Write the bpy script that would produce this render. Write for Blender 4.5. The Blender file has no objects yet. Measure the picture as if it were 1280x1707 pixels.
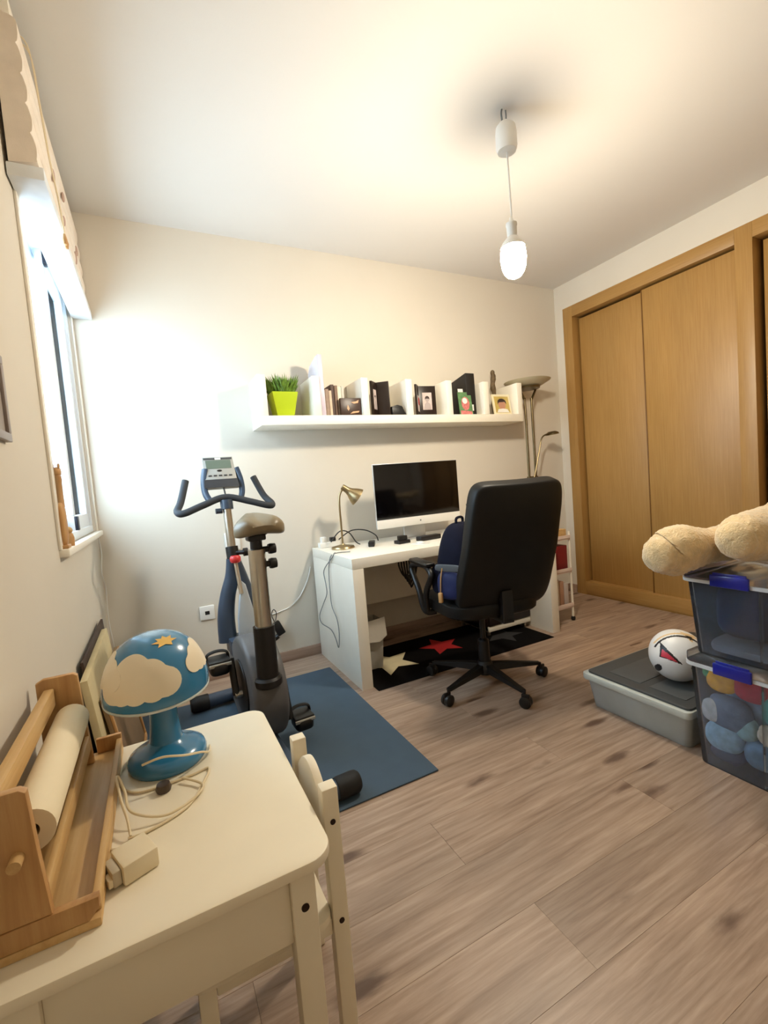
import bpy, bmesh, math, random
from math import sin, cos, pi, radians
from mathutils import Matrix, Vector
random.seed(4)
SC = bpy.context.scene
COL = SC.collection

# ------------------------------------------------------------------ camera
YAW, PITCH, ROLL, FPX = .4636, -.0639, -.0809, 760.94
CAM = Vector((.295, 0, 1.12))
fw = Vector((sin(YAW)*cos(PITCH), cos(YAW)*cos(PITCH), sin(PITCH)))
rt = Vector((cos(YAW), -sin(YAW), 0))
up = rt.cross(fw)
r2 = cos(ROLL)*rt + sin(ROLL)*up
u2 = -sin(ROLL)*rt + cos(ROLL)*up
cd = bpy.data.cameras.new('camera')
cam = bpy.data.objects.new('camera', cd); COL.objects.link(cam)
cd.sensor_fit = 'HORIZONTAL'; cd.sensor_width = 36; cd.lens = FPX*36/1280
cd.clip_start = .02; cd.clip_end = 100
M = Matrix((r2, u2, -fw)).transposed().to_4x4(); M.translation = CAM
cam.matrix_world = M
SC.camera = cam

# ------------------------------------------------------------------ world / exposure
wd = bpy.data.worlds.new('sky'); SC.world = wd; wd.use_nodes = True
bg = wd.node_tree.nodes['Background']
bg.inputs['Color'].default_value = (.62, .83, 1, 1)
bg.inputs['Strength'].default_value = 7.0
BULB_STRENGTH = 265.0
BULB_COLOR = (1.0, .89, .71)
vs = SC.view_settings
vs.view_transform = 'Standard'; vs.look = 'None'; vs.exposure = 0.86; vs.gamma = 1.0
vs.use_curve_mapping = False

# ------------------------------------------------------------------ material helpers
def lin(h):
    o = []
    for v in h:
        v /= 255.0
        o.append(v/12.92 if v <= .04045 else ((v+.055)/1.055)**2.4)
    return tuple(o)
MATS = {}
def nd(nt, t, **kw):
    n = nt.nodes.new(t)
    for k, v in kw.items(): setattr(n, k, v)
    return n
def mat(name, rgb, rough=.5, metal=0, var=.06, vscale=12, bump=0, bscale=200, sheen=0, spec=.5, coat=0, emit=None):
    """plain procedural material: colour with a faint noise variation and optional fine relief"""
    if name in MATS: return MATS[name]
    m = bpy.data.materials.new(name); m.use_nodes = True; nt = m.node_tree
    b = nt.nodes['Principled BSDF']
    c = lin(rgb)
    tc = nd(nt, 'ShaderNodeTexCoord')
    nz = nd(nt, 'ShaderNodeTexNoise'); nz.inputs['Scale'].default_value = vscale; nz.inputs['Detail'].default_value = 3
    nt.links.new(tc.outputs['Object'], nz.inputs['Vector'])
    rp = nd(nt, 'ShaderNodeValToRGB')
    rp.color_ramp.elements[0].position = .3; rp.color_ramp.elements[1].position = .7
    rp.color_ramp.elements[0].color = (*[max(0, v*(1-var)) for v in c], 1)
    rp.color_ramp.elements[1].color = (*[min(1, v*(1+var)) for v in c], 1)
    nt.links.new(nz.outputs['Fac'], rp.inputs['Fac']); nt.links.new(rp.outputs['Color'], b.inputs['Base Color'])
    b.inputs['Roughness'].default_value = rough; b.inputs['Metallic'].default_value = metal
    b.inputs['Specular IOR Level'].default_value = spec
    if coat: b.inputs['Coat Weight'].default_value = coat; b.inputs['Coat Roughness'].default_value = .1
    if sheen: b.inputs['Sheen Weight'].default_value = sheen
    if bump:
        n2 = nd(nt, 'ShaderNodeTexNoise'); n2.inputs['Scale'].default_value = bscale; n2.inputs['Detail'].default_value = 2
        nt.links.new(tc.outputs['Object'], n2.inputs['Vector'])
        bp = nd(nt, 'ShaderNodeBump'); bp.inputs['Strength'].default_value = bump; bp.inputs['Distance'].default_value = .004
        nt.links.new(n2.outputs['Fac'], bp.inputs['Height']); nt.links.new(bp.outputs['Normal'], b.inputs['Normal'])
    if emit:
        b.inputs['Emission Color'].default_value = (*emit[0], 1); b.inputs['Emission Strength'].default_value = emit[1]
    MATS[name] = m; return m
def wood(name, rgbs, axis=0, grain=26, long=1.6, rough=.45, knots=False, rnd=.0, bump=.05, coat=0, patch=.16):
    """wood: noise stretched along an axis, optional knots, per-object variation"""
    if name in MATS: return MATS[name]
    m = bpy.data.materials.new(name); m.use_nodes = True; nt = m.node_tree; L = nt.links
    b = nt.nodes['Principled BSDF']
    tc = nd(nt, 'ShaderNodeTexCoord'); oi = nd(nt, 'ShaderNodeObjectInfo')
    off = nd(nt, 'ShaderNodeVectorMath', operation='MULTIPLY_ADD')
    mul = nd(nt, 'ShaderNodeVectorMath', operation='SCALE'); mul.inputs['Scale'].default_value = 37.0
    cmb = nd(nt, 'ShaderNodeCombineXYZ')
    for i in range(3): L.new(oi.outputs['Random'], cmb.inputs[i])
    L.new(cmb.outputs[0], mul.inputs[0])
    add = nd(nt, 'ShaderNodeVectorMath', operation='ADD')
    L.new(tc.outputs['Object'], add.inputs[0]); L.new(mul.outputs[0], add.inputs[1])
    nt.nodes.remove(off)
    mp = nd(nt, 'ShaderNodeMapping'); s = [grain]*3; s[axis] = long
    mp.inputs['Scale'].default_value = s
    L.new(add.outputs[0], mp.inputs['Vector'])
    n1 = nd(nt, 'ShaderNodeTexNoise'); n1.inputs['Scale'].default_value = 1; n1.inputs['Detail'].default_value = 6; n1.inputs['Roughness'].default_value = .62; n1.inputs['Distortion'].default_value = .35
    L.new(mp.outputs[0], n1.inputs['Vector'])
    rp = nd(nt, 'ShaderNodeValToRGB'); el = rp.color_ramp.elements
    el[0].position = .3; el[0].color = (*lin(rgbs[0]), 1); el[1].position = .72; el[1].color = (*lin(rgbs[2]), 1)
    e = el.new(.52); e.color = (*lin(rgbs[1]), 1)
    L.new(n1.outputs['Fac'], rp.inputs['Fac']); col = rp.outputs['Color']
    # broad patches
    mp2 = nd(nt, 'ShaderNodeMapping'); s2 = [5.]*3; s2[axis] = 1.3; mp2.inputs['Scale'].default_value = s2
    L.new(add.outputs[0], mp2.inputs['Vector'])
    n2 = nd(nt, 'ShaderNodeTexNoise'); n2.inputs['Scale'].default_value = 1; n2.inputs['Detail'].default_value = 2
    L.new(mp2.outputs[0], n2.inputs['Vector'])
    mr = nd(nt, 'ShaderNodeMapRange'); mr.inputs[1].default_value = .3; mr.inputs[2].default_value = .7; mr.inputs[3].default_value = 1-patch; mr.inputs[4].default_value = 1+patch*.85
    L.new(n2.outputs['Fac'], mr.inputs[0])
    hv = nd(nt, 'ShaderNodeHueSaturation'); L.new(col, hv.inputs['Color']); L.new(mr.outputs[0], hv.inputs['Value']); col = hv.outputs['Color']
    if rnd:
        mr2 = nd(nt, 'ShaderNodeMapRange'); mr2.inputs[3].default_value = 1-rnd; mr2.inputs[4].default_value = 1+rnd
        L.new(oi.outputs['Random'], mr2.inputs[0])
        h2 = nd(nt, 'ShaderNodeHueSaturation'); L.new(col, h2.inputs['Color']); L.new(mr2.outputs[0], h2.inputs['Value']); col = h2.outputs['Color']
    if knots:
        mp3 = nd(nt, 'ShaderNodeMapping'); s3 = [8.5]*3; s3[axis] = 2.6; mp3.inputs['Scale'].default_value = s3
        L.new(add.outputs[0], mp3.inputs['Vector'])
        vo = nd(nt, 'ShaderNodeTexVoronoi', feature='F1'); vo.inputs['Scale'].default_value = 1; L.new(mp3.outputs[0], vo.inputs['Vector'])
        n3 = nd(nt, 'ShaderNodeTexNoise'); n3.inputs['Scale'].default_value = 3; n3.inputs['Detail'].default_value = 5; L.new(mp3.outputs[0], n3.inputs['Vector'])
        ad = nd(nt, 'ShaderNodeMath', operation='MULTIPLY_ADD'); ad.inputs[1].default_value = .35
        L.new(n3.outputs['Fac'], ad.inputs[0]); L.new(vo.outputs['Distance'], ad.inputs[2])
        kr = nd(nt, 'ShaderNodeMapRange'); kr.inputs[1].default_value = .24; kr.inputs[2].default_value = .42; kr.inputs[3].default_value = .88; kr.inputs[4].default_value = 0; kr.interpolation_type = 'SMOOTHSTEP'
        L.new(ad.outputs[0], kr.inputs[0])
        mx = nd(nt, 'ShaderNodeMix', data_type='RGBA'); mx.inputs['B'].default_value = (*lin(rgbs[3]), 1)
        L.new(kr.outputs[0], mx.inputs['Factor']); L.new(col, mx.inputs['A']); col = mx.outputs['Result']
    L.new(col, b.inputs['Base Color'])
    b.inputs['Roughness'].default_value = rough
    if coat: b.inputs['Coat Weight'].default_value = coat; b.inputs['Coat Roughness'].default_value = .25
    bp = nd(nt, 'ShaderNodeBump'); bp.inputs['Strength'].default_value = bump; bp.inputs['Distance'].default_value = .002
    L.new(n1.outputs['Fac'], bp.inputs['Height']); L.new(bp.outputs['Normal'], b.inputs['Normal'])
    MATS[name] = m; return m
def clear(name, tint, haze=.2, haze_rgb=(220, 228, 235), gloss=.1, rough=.08):
    """clear or milky plastic / glass sheet: transparent + some diffuse haze + gloss"""
    if name in MATS: return MATS[name]
    m = bpy.data.materials.new(name); m.use_nodes = True; nt = m.node_tree; L = nt.links
    nt.nodes.remove(nt.nodes['Principled BSDF']); out = nt.nodes['Material Output']
    tr = nd(nt, 'ShaderNodeBsdfTransparent'); tr.inputs['Color'].default_value = (*tint, 1)
    df = nd(nt, 'ShaderNodeBsdfDiffuse'); df.inputs['Color'].default_value = (*lin(haze_rgb), 1)
    tl = nd(nt, 'ShaderNodeBsdfTranslucent'); tl.inputs['Color'].default_value = (*lin(haze_rgb), 1)
    m0 = nd(nt, 'ShaderNodeMixShader'); m0.inputs[0].default_value = .5; L.new(df.outputs[0], m0.inputs[1]); L.new(tl.outputs[0], m0.inputs[2])
    tc = nd(nt, 'ShaderNodeTexCoord'); nz = nd(nt, 'ShaderNodeTexNoise'); nz.inputs['Scale'].default_value = 7; L.new(tc.outputs['Object'], nz.inputs['Vector'])
    mr = nd(nt, 'ShaderNodeMapRange'); mr.inputs[3].default_value = haze*.8; mr.inputs[4].default_value = haze*1.2; L.new(nz.outputs['Fac'], mr.inputs[0])
    m1 = nd(nt, 'ShaderNodeMixShader'); L.new(mr.outputs[0], m1.inputs[0]); L.new(tr.outputs[0], m1.inputs[1]); L.new(m0.outputs[0], m1.inputs[2])
    gl = nd(nt, 'ShaderNodeBsdfGlossy'); gl.inputs['Roughness'].default_value = rough
    fr = nd(nt, 'ShaderNodeLayerWeight'); fr.inputs['Blend'].default_value = gloss
    m2 = nd(nt, 'ShaderNodeMixShader'); L.new(fr.outputs['Fresnel'], m2.inputs[0]); L.new(m1.outputs[0], m2.inputs[1]); L.new(gl.outputs[0], m2.inputs[2])
    L.new(m2.outputs[0], out.inputs['Surface'])
    MATS[name] = m; return m

# ------------------------------------------------------------------ mesh helpers
def rotz(a): return Matrix.Rotation(a, 4, 'Z')
def rotx(a): return Matrix.Rotation(a, 4, 'X')
def roty(a): return Matrix.Rotation(a, 4, 'Y')
def tr(x, y, z): return Matrix.Translation((x, y, z))
def spline(pts, n=6, closed=False):
    P = [Vector(p) for p in pts]; N = len(P); out = []
    rng = range(N if closed else N-1)
    for i in rng:
        if closed: a, b, c, d = P[(i-1) % N], P[i], P[(i+1) % N], P[(i+2) % N]
        else: a, b, c, d = P[max(i-1, 0)], P[i], P[i+1], P[min(i+2, N-1)]
        for k in range(n):
            t = k/n
            out.append(.5*((2*b)+(c-a)*t+(2*a-5*b+4*c-d)*t*t+(3*b-a-3*c+d)*t**3))
    if not closed: out.append(P[-1])
    return out
class B:
    def __init__(s): s.bm = bmesh.new(); s.slot = 0
    def _fin(s, vs, M):
        if M is not None:
            for v in vs: v.co = M @ v.co
        return s
    def box(s, x0, x1, y0, y1, z0, z1, bev=0, seg=2, M=None):
        bm = bmesh.new()
        bmesh.ops.create_cube(bm, size=1)
        for v in bm.verts:
            v.co = Vector((x0+(x1-x0)*(v.co.x+.5), y0+(y1-y0)*(v.co.y+.5), z0+(z1-z0)*(v.co.z+.5)))
        if bev: bmesh.ops.bevel(bm, geom=bm.edges[:], offset=bev, segments=seg, profile=.5, affect='EDGES', clamp_overlap=True)
        return s._merge(bm, M)
    def _merge(s, bm, M=None):
        if M is not None: bm.transform(M)
        mp = [s.bm.verts.new(v.co) for v in bm.verts]
        bm.verts.index_update()
        for f in bm.faces:
            try:
                g = s.bm.faces.new([mp[v.index] for v in f.verts]); g.material_index = s.slot
            except ValueError: pass
        bm.free(); return s
    def prism(s, poly, h0, h1, bev=0, seg=2, M=None, bevtop_only=False):
        """polygon in local xy extruded from z=h0 to h1"""
        bm = bmesh.new()
        a = [bm.verts.new((p[0], p[1], h0)) for p in poly]; b = [bm.verts.new((p[0], p[1], h1)) for p in poly]
        n = len(poly)
        bm.faces.new(a[::-1]); bm.faces.new(b)
        for i in range(n): bm.faces.new((a[i], a[(i+1) % n], b[(i+1) % n], b[i]))
        bmesh.ops.recalc_face_normals(bm, faces=bm.faces[:])
        if bev:
            ed = [e for f in bm.faces if len(f.verts) == n and n != 4 for e in f.edges] if n != 4 else bm.edges[:]
            bmesh.ops.bevel(bm, geom=list(set(ed)), offset=bev, segments=seg, profile=.5, affect='EDGES', clamp_overlap=True)
        return s._merge(bm, M)
    def tube(s, pts, r, n=10, closed=False, M=None, squash=1.0, caps=True):
        P = [Vector(p) for p in pts]; N = len(P)
        R = r if isinstance(r, (list, tuple)) else [r]*N
        bm = bmesh.new(); rings = []
        nrm = None
        for i in range(N):
            t = (P[(i+1) % N]-P[i-1]) if closed else (P[min(i+1, N-1)]-P[max(i-1, 0)])
            if t.length < 1e-9: t = Vector((0, 0, 1))
            t.normalize()
            if nrm is None:
                nrm = t.orthogonal() if abs(t.z) < .99 else Vector((1, 0, 0))
            nrm = (nrm - t*nrm.dot(t))
            if nrm.length < 1e-6: nrm = t.orthogonal()
            nrm.normalize(); bn = t.cross(nrm)
            rings.append([bm.verts.new(P[i]+(nrm*cos(2*pi*k/n)+bn*sin(2*pi*k/n)*squash)*R[i]) for k in range(n)])
        for i in range(N if closed else N-1):
            A, C = rings[i], rings[(i+1) % N]
            for k in range(n): bm.faces.new((A[k], A[(k+1) % n], C[(k+1) % n], C[k]))
        if not closed and caps: bm.faces.new(rings[0][::-1]); bm.faces.new(rings[-1])
        return s._merge(bm, M)
    def lathe(s, prof, n=24, M=None, sx=1, sy=1):
        """profile of (radius, z); ends close when radius is 0, else capped"""
        bm = bmesh.new(); rings = []
        for r, z in prof:
            if r < 1e-6: rings.append([bm.verts.new((0, 0, z))])
            else: rings.append([bm.verts.new((r*cos(2*pi*k/n)*sx, r*sin(2*pi*k/n)*sy, z)) for k in range(n)])
        for A, C in zip(rings, rings[1:]):
            for k in range(n):
                k2 = (k+1) % n
                if len(A) == 1 and len(C) == 1: continue
                if len(A) == 1: bm.faces.new((A[0], C[k2], C[k]))
                elif len(C) == 1: bm.faces.new((A[k], A[k2], C[0]))
                else: bm.faces.new((A[k], A[k2], C[k2], C[k]))
        if len(rings[0]) > 1: bm.faces.new(rings[0][::-1])
        if len(rings[-1]) > 1: bm.faces.new(rings[-1])
        bmesh.ops.recalc_face_normals(bm, faces=bm.faces[:])
        return s._merge(bm, M)
    def sup(s, rx, ry, rz, e1=.5, e2=.5, nu=28, nv=16, M=None, fn=None):
        """superellipsoid; small exponents give rounded boxes; fn(co) reshapes"""
        def p(c, e): return math.copysign(abs(c)**e, c)
        bm = bmesh.new(); rings = []
        for j in range(nv+1):
            v = -pi/2+pi*j/nv
            if j in (0, nv): rings.append([bm.verts.new((0, 0, rz*p(sin(v), e1)))]); continue
            rings.append([bm.verts.new((rx*p(cos(v), e1)*p(cos(2*pi*k/nu), e2), ry*p(cos(v), e1)*p(sin(2*pi*k/nu), e2), rz*p(sin(v), e1))) for k in range(nu)])
        for A, C in zip(rings, rings[1:]):
            for k in range(nu):
                k2 = (k+1) % nu
                if len(A) == 1: bm.faces.new((A[0], C[k2], C[k]))
                elif len(C) == 1: bm.faces.new((A[k], A[k2], C[0]))
                else: bm.faces.new((A[k], A[k2], C[k2], C[k]))
        bmesh.ops.recalc_face_normals(bm, faces=bm.faces[:])
        if fn:
            for v in bm.verts: v.co = Vector(fn(v.co))
        return s._merge(bm, M)
    def mesh(s, name, ang=38):
        me = bpy.data.meshes.new(name); s.bm.normal_update(); s.bm.to_mesh(me); s.bm.free()
        me.polygons.foreach_set('use_smooth', [True]*len(me.polygons))
        me.set_sharp_from_angle(angle=radians(ang)); return me
def root(name, label, cat, loc, rz=0, group=None):
    o = bpy.data.objects.new(name, None); COL.objects.link(o)
    o.location = loc; o.rotation_euler = (0, 0, rz); o.empty_display_size = .05
    o['label'] = label; o['category'] = cat
    if group: o['group'] = group
    return o
def part(parent, name, b, m, world=False, label=None, kind=None, ang=38):
    """one mesh object under its thing; b is a builder in the root's own frame (or world when world=True)"""
    me = b.mesh(name, ang)
    if world:
        p = parent
        while p.parent: p = p.parent
        me.transform(Matrix.Translation(-Vector(p.location)))
    for q in (m if isinstance(m, (list, tuple)) else [m]): me.materials.append(q)
    o = bpy.data.objects.new(name, me); COL.objects.link(o); o.parent = parent
    if label: o['label'] = label
    if kind: o['kind'] = kind
    return o
def single(name, b, m, label, cat, group=None, loc=(0, 0, 0), rz=0, ang=38, kind=None):
    """a thing that is one mesh; builder in world coordinates unless loc is given"""
    me = b.mesh(name, ang)
    for q in (m if isinstance(m, (list, tuple)) else [m]): me.materials.append(q)
    o = bpy.data.objects.new(name, me); COL.objects.link(o); o.location = loc; o.rotation_euler = (0, 0, rz)
    o['label'] = label; o['category'] = cat
    if group: o['group'] = group
    if kind: o['kind'] = kind
    return o
def struct(name, b, m, parent=None):
    me = b.mesh(name); 
    for q in (m if isinstance(m, (list, tuple)) else [m]): me.materials.append(q)
    o = bpy.data.objects.new(name, me); COL.objects.link(o)
    if parent: o.parent = parent
    else: o['kind'] = 'structure'
    return o

# ------------------------------------------------------------------ materials
WALL = mat('wall_paint', (218, 210, 196), .85, var=.012, vscale=3, bump=.06, bscale=350, spec=.2)
CEIL = mat('ceiling_paint', (222, 217, 210), .9, var=.01, vscale=2, bump=.05, bscale=300, spec=.2)
WHITE = mat('white_lacquer', (238, 232, 218), .4, var=.015)
WHITEP = mat('white_plastic', (236, 234, 228), .38, var=.015)
CREAMW = mat('white_painted_wood', (238, 228, 204), .45, var=.02, vscale=8)
ALU = mat('white_aluminium', (226, 232, 238), .35, var=.01)
BLACKP = mat('black_plastic', (11, 11, 13), .42, var=.1)
RUBBER = mat('black_rubber', (12, 12, 13), .7, var=.1)
OAKS = ((160, 119, 64), (168, 128, 71), (175, 136, 78))
OAKV = wood('oak_veneer_upright', OAKS, axis=2, grain=120, long=4, rough=.42, rnd=.03, patch=.06)
OAKH = wood('oak_veneer_level', OAKS, axis=1, grain=120, long=4, rough=.42, rnd=.03, patch=.06)
FLOORW = wood('laminate_plank', ((136, 112, 94), (164, 140, 121), (183, 160, 140), (84, 60, 46)), axis=0, grain=55, long=3.2, rough=.4, knots=True, rnd=.07, bump=.04)
SKIRT = wood('laminate_skirting', ((142, 116, 100), (164, 138, 120), (178, 152, 134)), axis=0, grain=40, long=1.5, rough=.45)
SKIRTY = wood('laminate_skirting_side', ((142, 116, 100), (164, 138, 120), (178, 152, 134)), axis=1, grain=40, long=1.5, rough=.45)
JOINT = mat('dark_joint', (70, 52, 42), .8)
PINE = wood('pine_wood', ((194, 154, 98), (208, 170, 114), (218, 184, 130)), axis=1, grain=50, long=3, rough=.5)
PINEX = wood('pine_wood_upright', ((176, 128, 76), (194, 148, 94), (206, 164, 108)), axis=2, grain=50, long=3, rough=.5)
CHROME = mat('brushed_steel', (196, 190, 178), .28, metal=1, var=.03, vscale=40)
BRASS = mat('satin_nickel', (176, 158, 122), .3, metal=1, var=.03)
DARKST = mat('dark_steel_paint', (52, 66, 84), .38, var=.05)
GREYP = mat('grey_housing_plastic', (92, 92, 94), .48, var=.04)
SILVP = mat('silver_plastic', (168, 170, 166), .4, var=.03)
NAVY = mat('navy_fabric', (12, 16, 36), .85, var=.2, bump=.3, bscale=300, spec=.2)
BLUEF = mat('blue_fabric', (13, 28, 80), .7, var=.15, bump=.2, bscale=300)
LEATHER = mat('black_leatherette', (7, 7, 8), .5, var=.15, bump=.08, bscale=400, spec=.35)
CABLE_G = mat('grey_cable', (120, 124, 124), .5)
CABLE_K = mat('black_cable', (22, 22, 22), .5)
CABLE_W = mat('cream_cable', (226, 210, 176), .45)
BLUEP = mat('blue_enamel', (48, 122, 168), .22, var=.05, vscale=18, coat=.5)
CLOUD = mat('cream_cloud', (240, 228, 202), .35, var=.02)

# ------------------------------------------------------------------ room shell
D, W, ZC, YF = 2.954, 3.607, 2.691, -.95
WY0, WY1, WZ0, WZ1 = 1.86, 2.925, .985, 2.26       # window opening in the left wall
b = B(); b.box(-.15, W+.75, YF-.12, D+.12, -.12, -.0125); floor = struct('floor', b, JOINT)
# laminate planks, one mesh per length, laid along x in staggered rows
PW, PL = .19, 1.29
def plank_mesh(l):
    q = B(); q.box(0, l, 0, PW-.0003, -.0125, 0, bev=.0004, seg=1); me = q.mesh('plank'); me.materials.append(FLOORW); return me
PM = {}
row = 0; y = D
while y > YF:
    y -= PW
    off = (row*.47) % 1
    x = -off*PL
    while x < W:
        x0 = max(x, 0); x1 = min(x+PL, W)
        l = round(x1-x0, 3)
        if l > .02:
            if l not in PM: PM[l] = plank_mesh(l-.0005)
            o = bpy.data.objects.new('plank', PM[l]); COL.objects.link(o); o.parent = floor; o.location = (x0, y, 0)
        x += PL
    row += 1
b = B(); b.box(-.15, W+.75, YF-.12, D+.12, ZC, ZC+.12); struct('ceiling', b, CEIL)
b = B(); b.box(-.15, W+.75, D, D+.12, -.0125, ZC); struct('wall_back', b, WALL)
b = B(); b.box(-.15, W+.75, YF-.12, YF, -.0125, ZC); struct('wall_front', b, WALL)
b = B()
b.box(-.15, 0, YF, WY0, -.0125, ZC); b.box(-.15, 0, WY1, D, -.0125, ZC)
b.box(-.15, 0, WY0, WY1, -.0125, WZ0); b.box(-.15, 0, WY0, WY1, WZ1, ZC); struct('wall_left', b, WALL)
# right wall: strip by the corner, header over the wardrobe, pier at the near end, back of the recess
VY0, VY1, VZ = .17, 2.862, 2.484
b = B()
b.box(W, W+.7, VY1, D, -.0125, ZC); b.box(W, W+.7, VY0, VY1, VZ, ZC)
b.box(W, W+.7, YF, VY0, -.0125, ZC); b.box(W+.6, W+.7, VY0, VY1, -.0125, VZ); struct('wall_right', b, WALL)
b = B(); b.box(.014, W, D-.014, D, 0, .07, bev=.003); struct('baseboard_back', b, SKIRT)
b = B(); b.box(0, .014, YF, D-.0005, 0, .07, bev=.003); struct('baseboard_left', b, SKIRTY)
b = B(); b.box(W-.014, W, VY1+.002, D-.015, 0, .07, bev=.003); b.box(W-.014, W, YF+.02, VY0-.002, 0, .07, bev=.003); struct('baseboard_right', b, SKIRTY)

# window: white aluminium sliding window set near the inner face of the wall
win = bpy.data.objects.new('window_1', None); COL.objects.link(win); win.location = (-.05, (WY0+WY1)/2, WZ0); win['kind'] = 'structure'
def wpart(name, b_, m): return part(win, name, b_, m, world=True)
GLASS = clear('window_glass', (.98, .99, 1), haze=.02, gloss=.03, rough=.02)
b = B(); t = .035
for (y0, y1, z0, z1) in ((WY0, WY1, WZ0, WZ0+t), (WY0, WY1, WZ1-t, WZ1), (WY0, WY0+t, WZ0+t, WZ1-t), (WY1-t, WY1, WZ0+t, WZ1-t)):
    b.box(-.1, -.012, y0, y1, z0, z1, bev=.003)
wpart('window_frame', b, ALU)
mid = 2.46
for nm, xa, xb, ya, yb in (('near', -.088, -.062, WY0+.03, mid+.05), ('far', -.05, -.024, mid-.05, WY1-.03)):
    b = B(); s_ = .05
    z0, z1 = WZ0+.03, WZ1-.03
    b.box(xa, xb, ya, yb, z0, z0+.07, bev=.004); b.box(xa, xb, ya, yb, z1-.06, z1, bev=.004)
    b.box(xa, xb, ya, ya+s_, z0+.07, z1-.06, bev=.004); b.box(xa, xb, yb-s_, yb, z0+.07, z1-.06, bev=.004)
    sash = wpart('sash', b, ALU)
    b = B(); b.box((xa+xb)/2-.002, (xa+xb)/2+.002, ya+s_-.01, yb-s_+.01, z0+.06, z1-.05); part(sash, 'pane', b, GLASS, world=True)
    if nm == 'far':
        for zz in (z0-.002, z1-.065):
            b = B(); b.box(xb-.002, xb+.012, ya+.004, ya+.05, zz+.004, zz+.068, bev=.004); part(sash, 'latch', b, mat('latch_navy', (18, 24, 40), .5), world=True)
b = B(); b.box(-.012, .03, WY0-.03, WY1+.02, WZ0-.028, WZ0, bev=.006); wpart('window_sill', b, WHITE)
b = B()
b.box(0, .009, WY0-.04, WY0, WZ0, WZ1-.0, bev=.003); b.box(0, .009, WY1, WY1+.02, WZ0, WZ1, bev=.003); wpart('architrave', b, WHITE)

# ------------------------------------------------------------------ wardrobe built into the right wall
wr = root('sliding_wardrobe', 'oak veneer built-in wardrobe with sliding doors filling the right wall', 'wardrobe', (W, (VY0+VY1)/2, 0))
FT = .09
def wp(n, b_, m, p=wr, **k): return part(p, n, b_, m, world=True, **k)
PY1, PY0 = 1.462, 1.555
for (y0, y1) in ((VY1-FT-.005, VY1-.003), (PY1, PY0), (VY0+.003, VY0+FT)):
    b = B(); b.box(W-.012, W+.13, y0, y1, 0.0, VZ-.003, bev=.002); wp('frame_post', b, OAKV)
for (y0, y1) in ((PY0, VY1-FT-.005), (VY0+FT, PY1)):
    b = B(); b.box(W-.012, W+.13, y0, y1, VZ-FT-.005, VZ-.003, bev=.002); wp('top_rail', b, OAKH)
    b = B(); b.box(W-.012, W+.13, y0, y1, .012, .115, bev=.002); b.box(W-.004, W+.12, y0, y1, .0, .012); wp('bottom_rail', b, OAKH)
    ym = (y0+y1)/2
    gp_ = .012 if y1 > 2 else .022
    b = B(); b.box(W+.062, W+.082, ym-.02, y1-gp_, .115, VZ-.112, bev=.001); wp('sliding_door', b, OAKV)
    b = B(); b.box(W+.022, W+.044, y0+.004, ym+.009, .115, VZ-.112, bev=.001); dr_ = wp('sliding_door', b, OAKV)
    b = B(); b.box(W+.0195, W+.044, ym+.0095, ym+.017, .115, VZ-.112, bev=.001); wp('edge_strip', b, mat('dark_oak_edge', (112, 74, 28), .5), dr_)
b = B(); b.box(W+.5, W+.52, VY0+.01, VY1-.01, 0, VZ-.01); wp('carcass_back', b, OAKV)

# ------------------------------------------------------------------ ceiling pendant
LX, LY = 1.822, 1.572
pd = root('pendant_lamp', 'bare glowing bulb on a white cord hanging from the ceiling', 'lamp', (LX, LY, ZC))
b = B(); b.lathe([(.0, -.055), (.03, -.06), (.042, -.075), (.045, -.10), (.046, -.155), (.04, -.175), (.012, -.178), (0, -.178)], 28); part(pd, 'ceiling_cup', b, WHITEP)
b = B(); b.tube(spline([(.006, 0, 0), (.012, .005, -.02), (.004, 0, -.06)], 5), .003, 8); b.tube(spline([(-.012, .004, 0), (-.02, 0, -.025), (-.014, 0, -.07)], 5), .004, 8); part(pd, 'hook', b, CABLE_G)
b = B(); b.tube(spline([(0, 0, -.176), (.002, 0, -.3), (.004, 0, -.4), (.002, 0, -.478)], 5), .0035, 8); part(pd, 'cord', b, WHITEP)
b = B(); b.lathe([(.006, -.455), (.012, -.47), (.024, -.478), (.025, -.487), (.022, -.492), (.021, -.528), (.019, -.535), (0, -.535)], 24); part(pd, 'lamp_holder', b, WHITEP)
b = B(); b.lathe([(.019, -.535), (.026, -.541), (.045, -.562), (.052, -.578), (.052, -.582), (0, -.582)], 28); bulb = part(pd, 'bulb_base', b, WHITEP)
m = bpy.data.materials.new('bulb_glow'); m.use_nodes = True; nt = m.node_tree
nt.nodes.remove(nt.nodes['Principled BSDF']); e = nd(nt, 'ShaderNodeEmission'); e.inputs['Color'].default_value = (*BULB_COLOR, 1); e.inputs['Strength'].default_value = BULB_STRENGTH
nt.links.new(e.outputs[0], nt.nodes['Material Output'].inputs['Surface'])
b = B(); b.lathe([(.051, -.583), (.0545, -.605), (.0555, -.632), (.052, -.662), (.043, -.688), (.03, -.704), (.014, -.712), (0, -.714)], 20); part(bulb, 'glass_globe', b, m)

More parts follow.
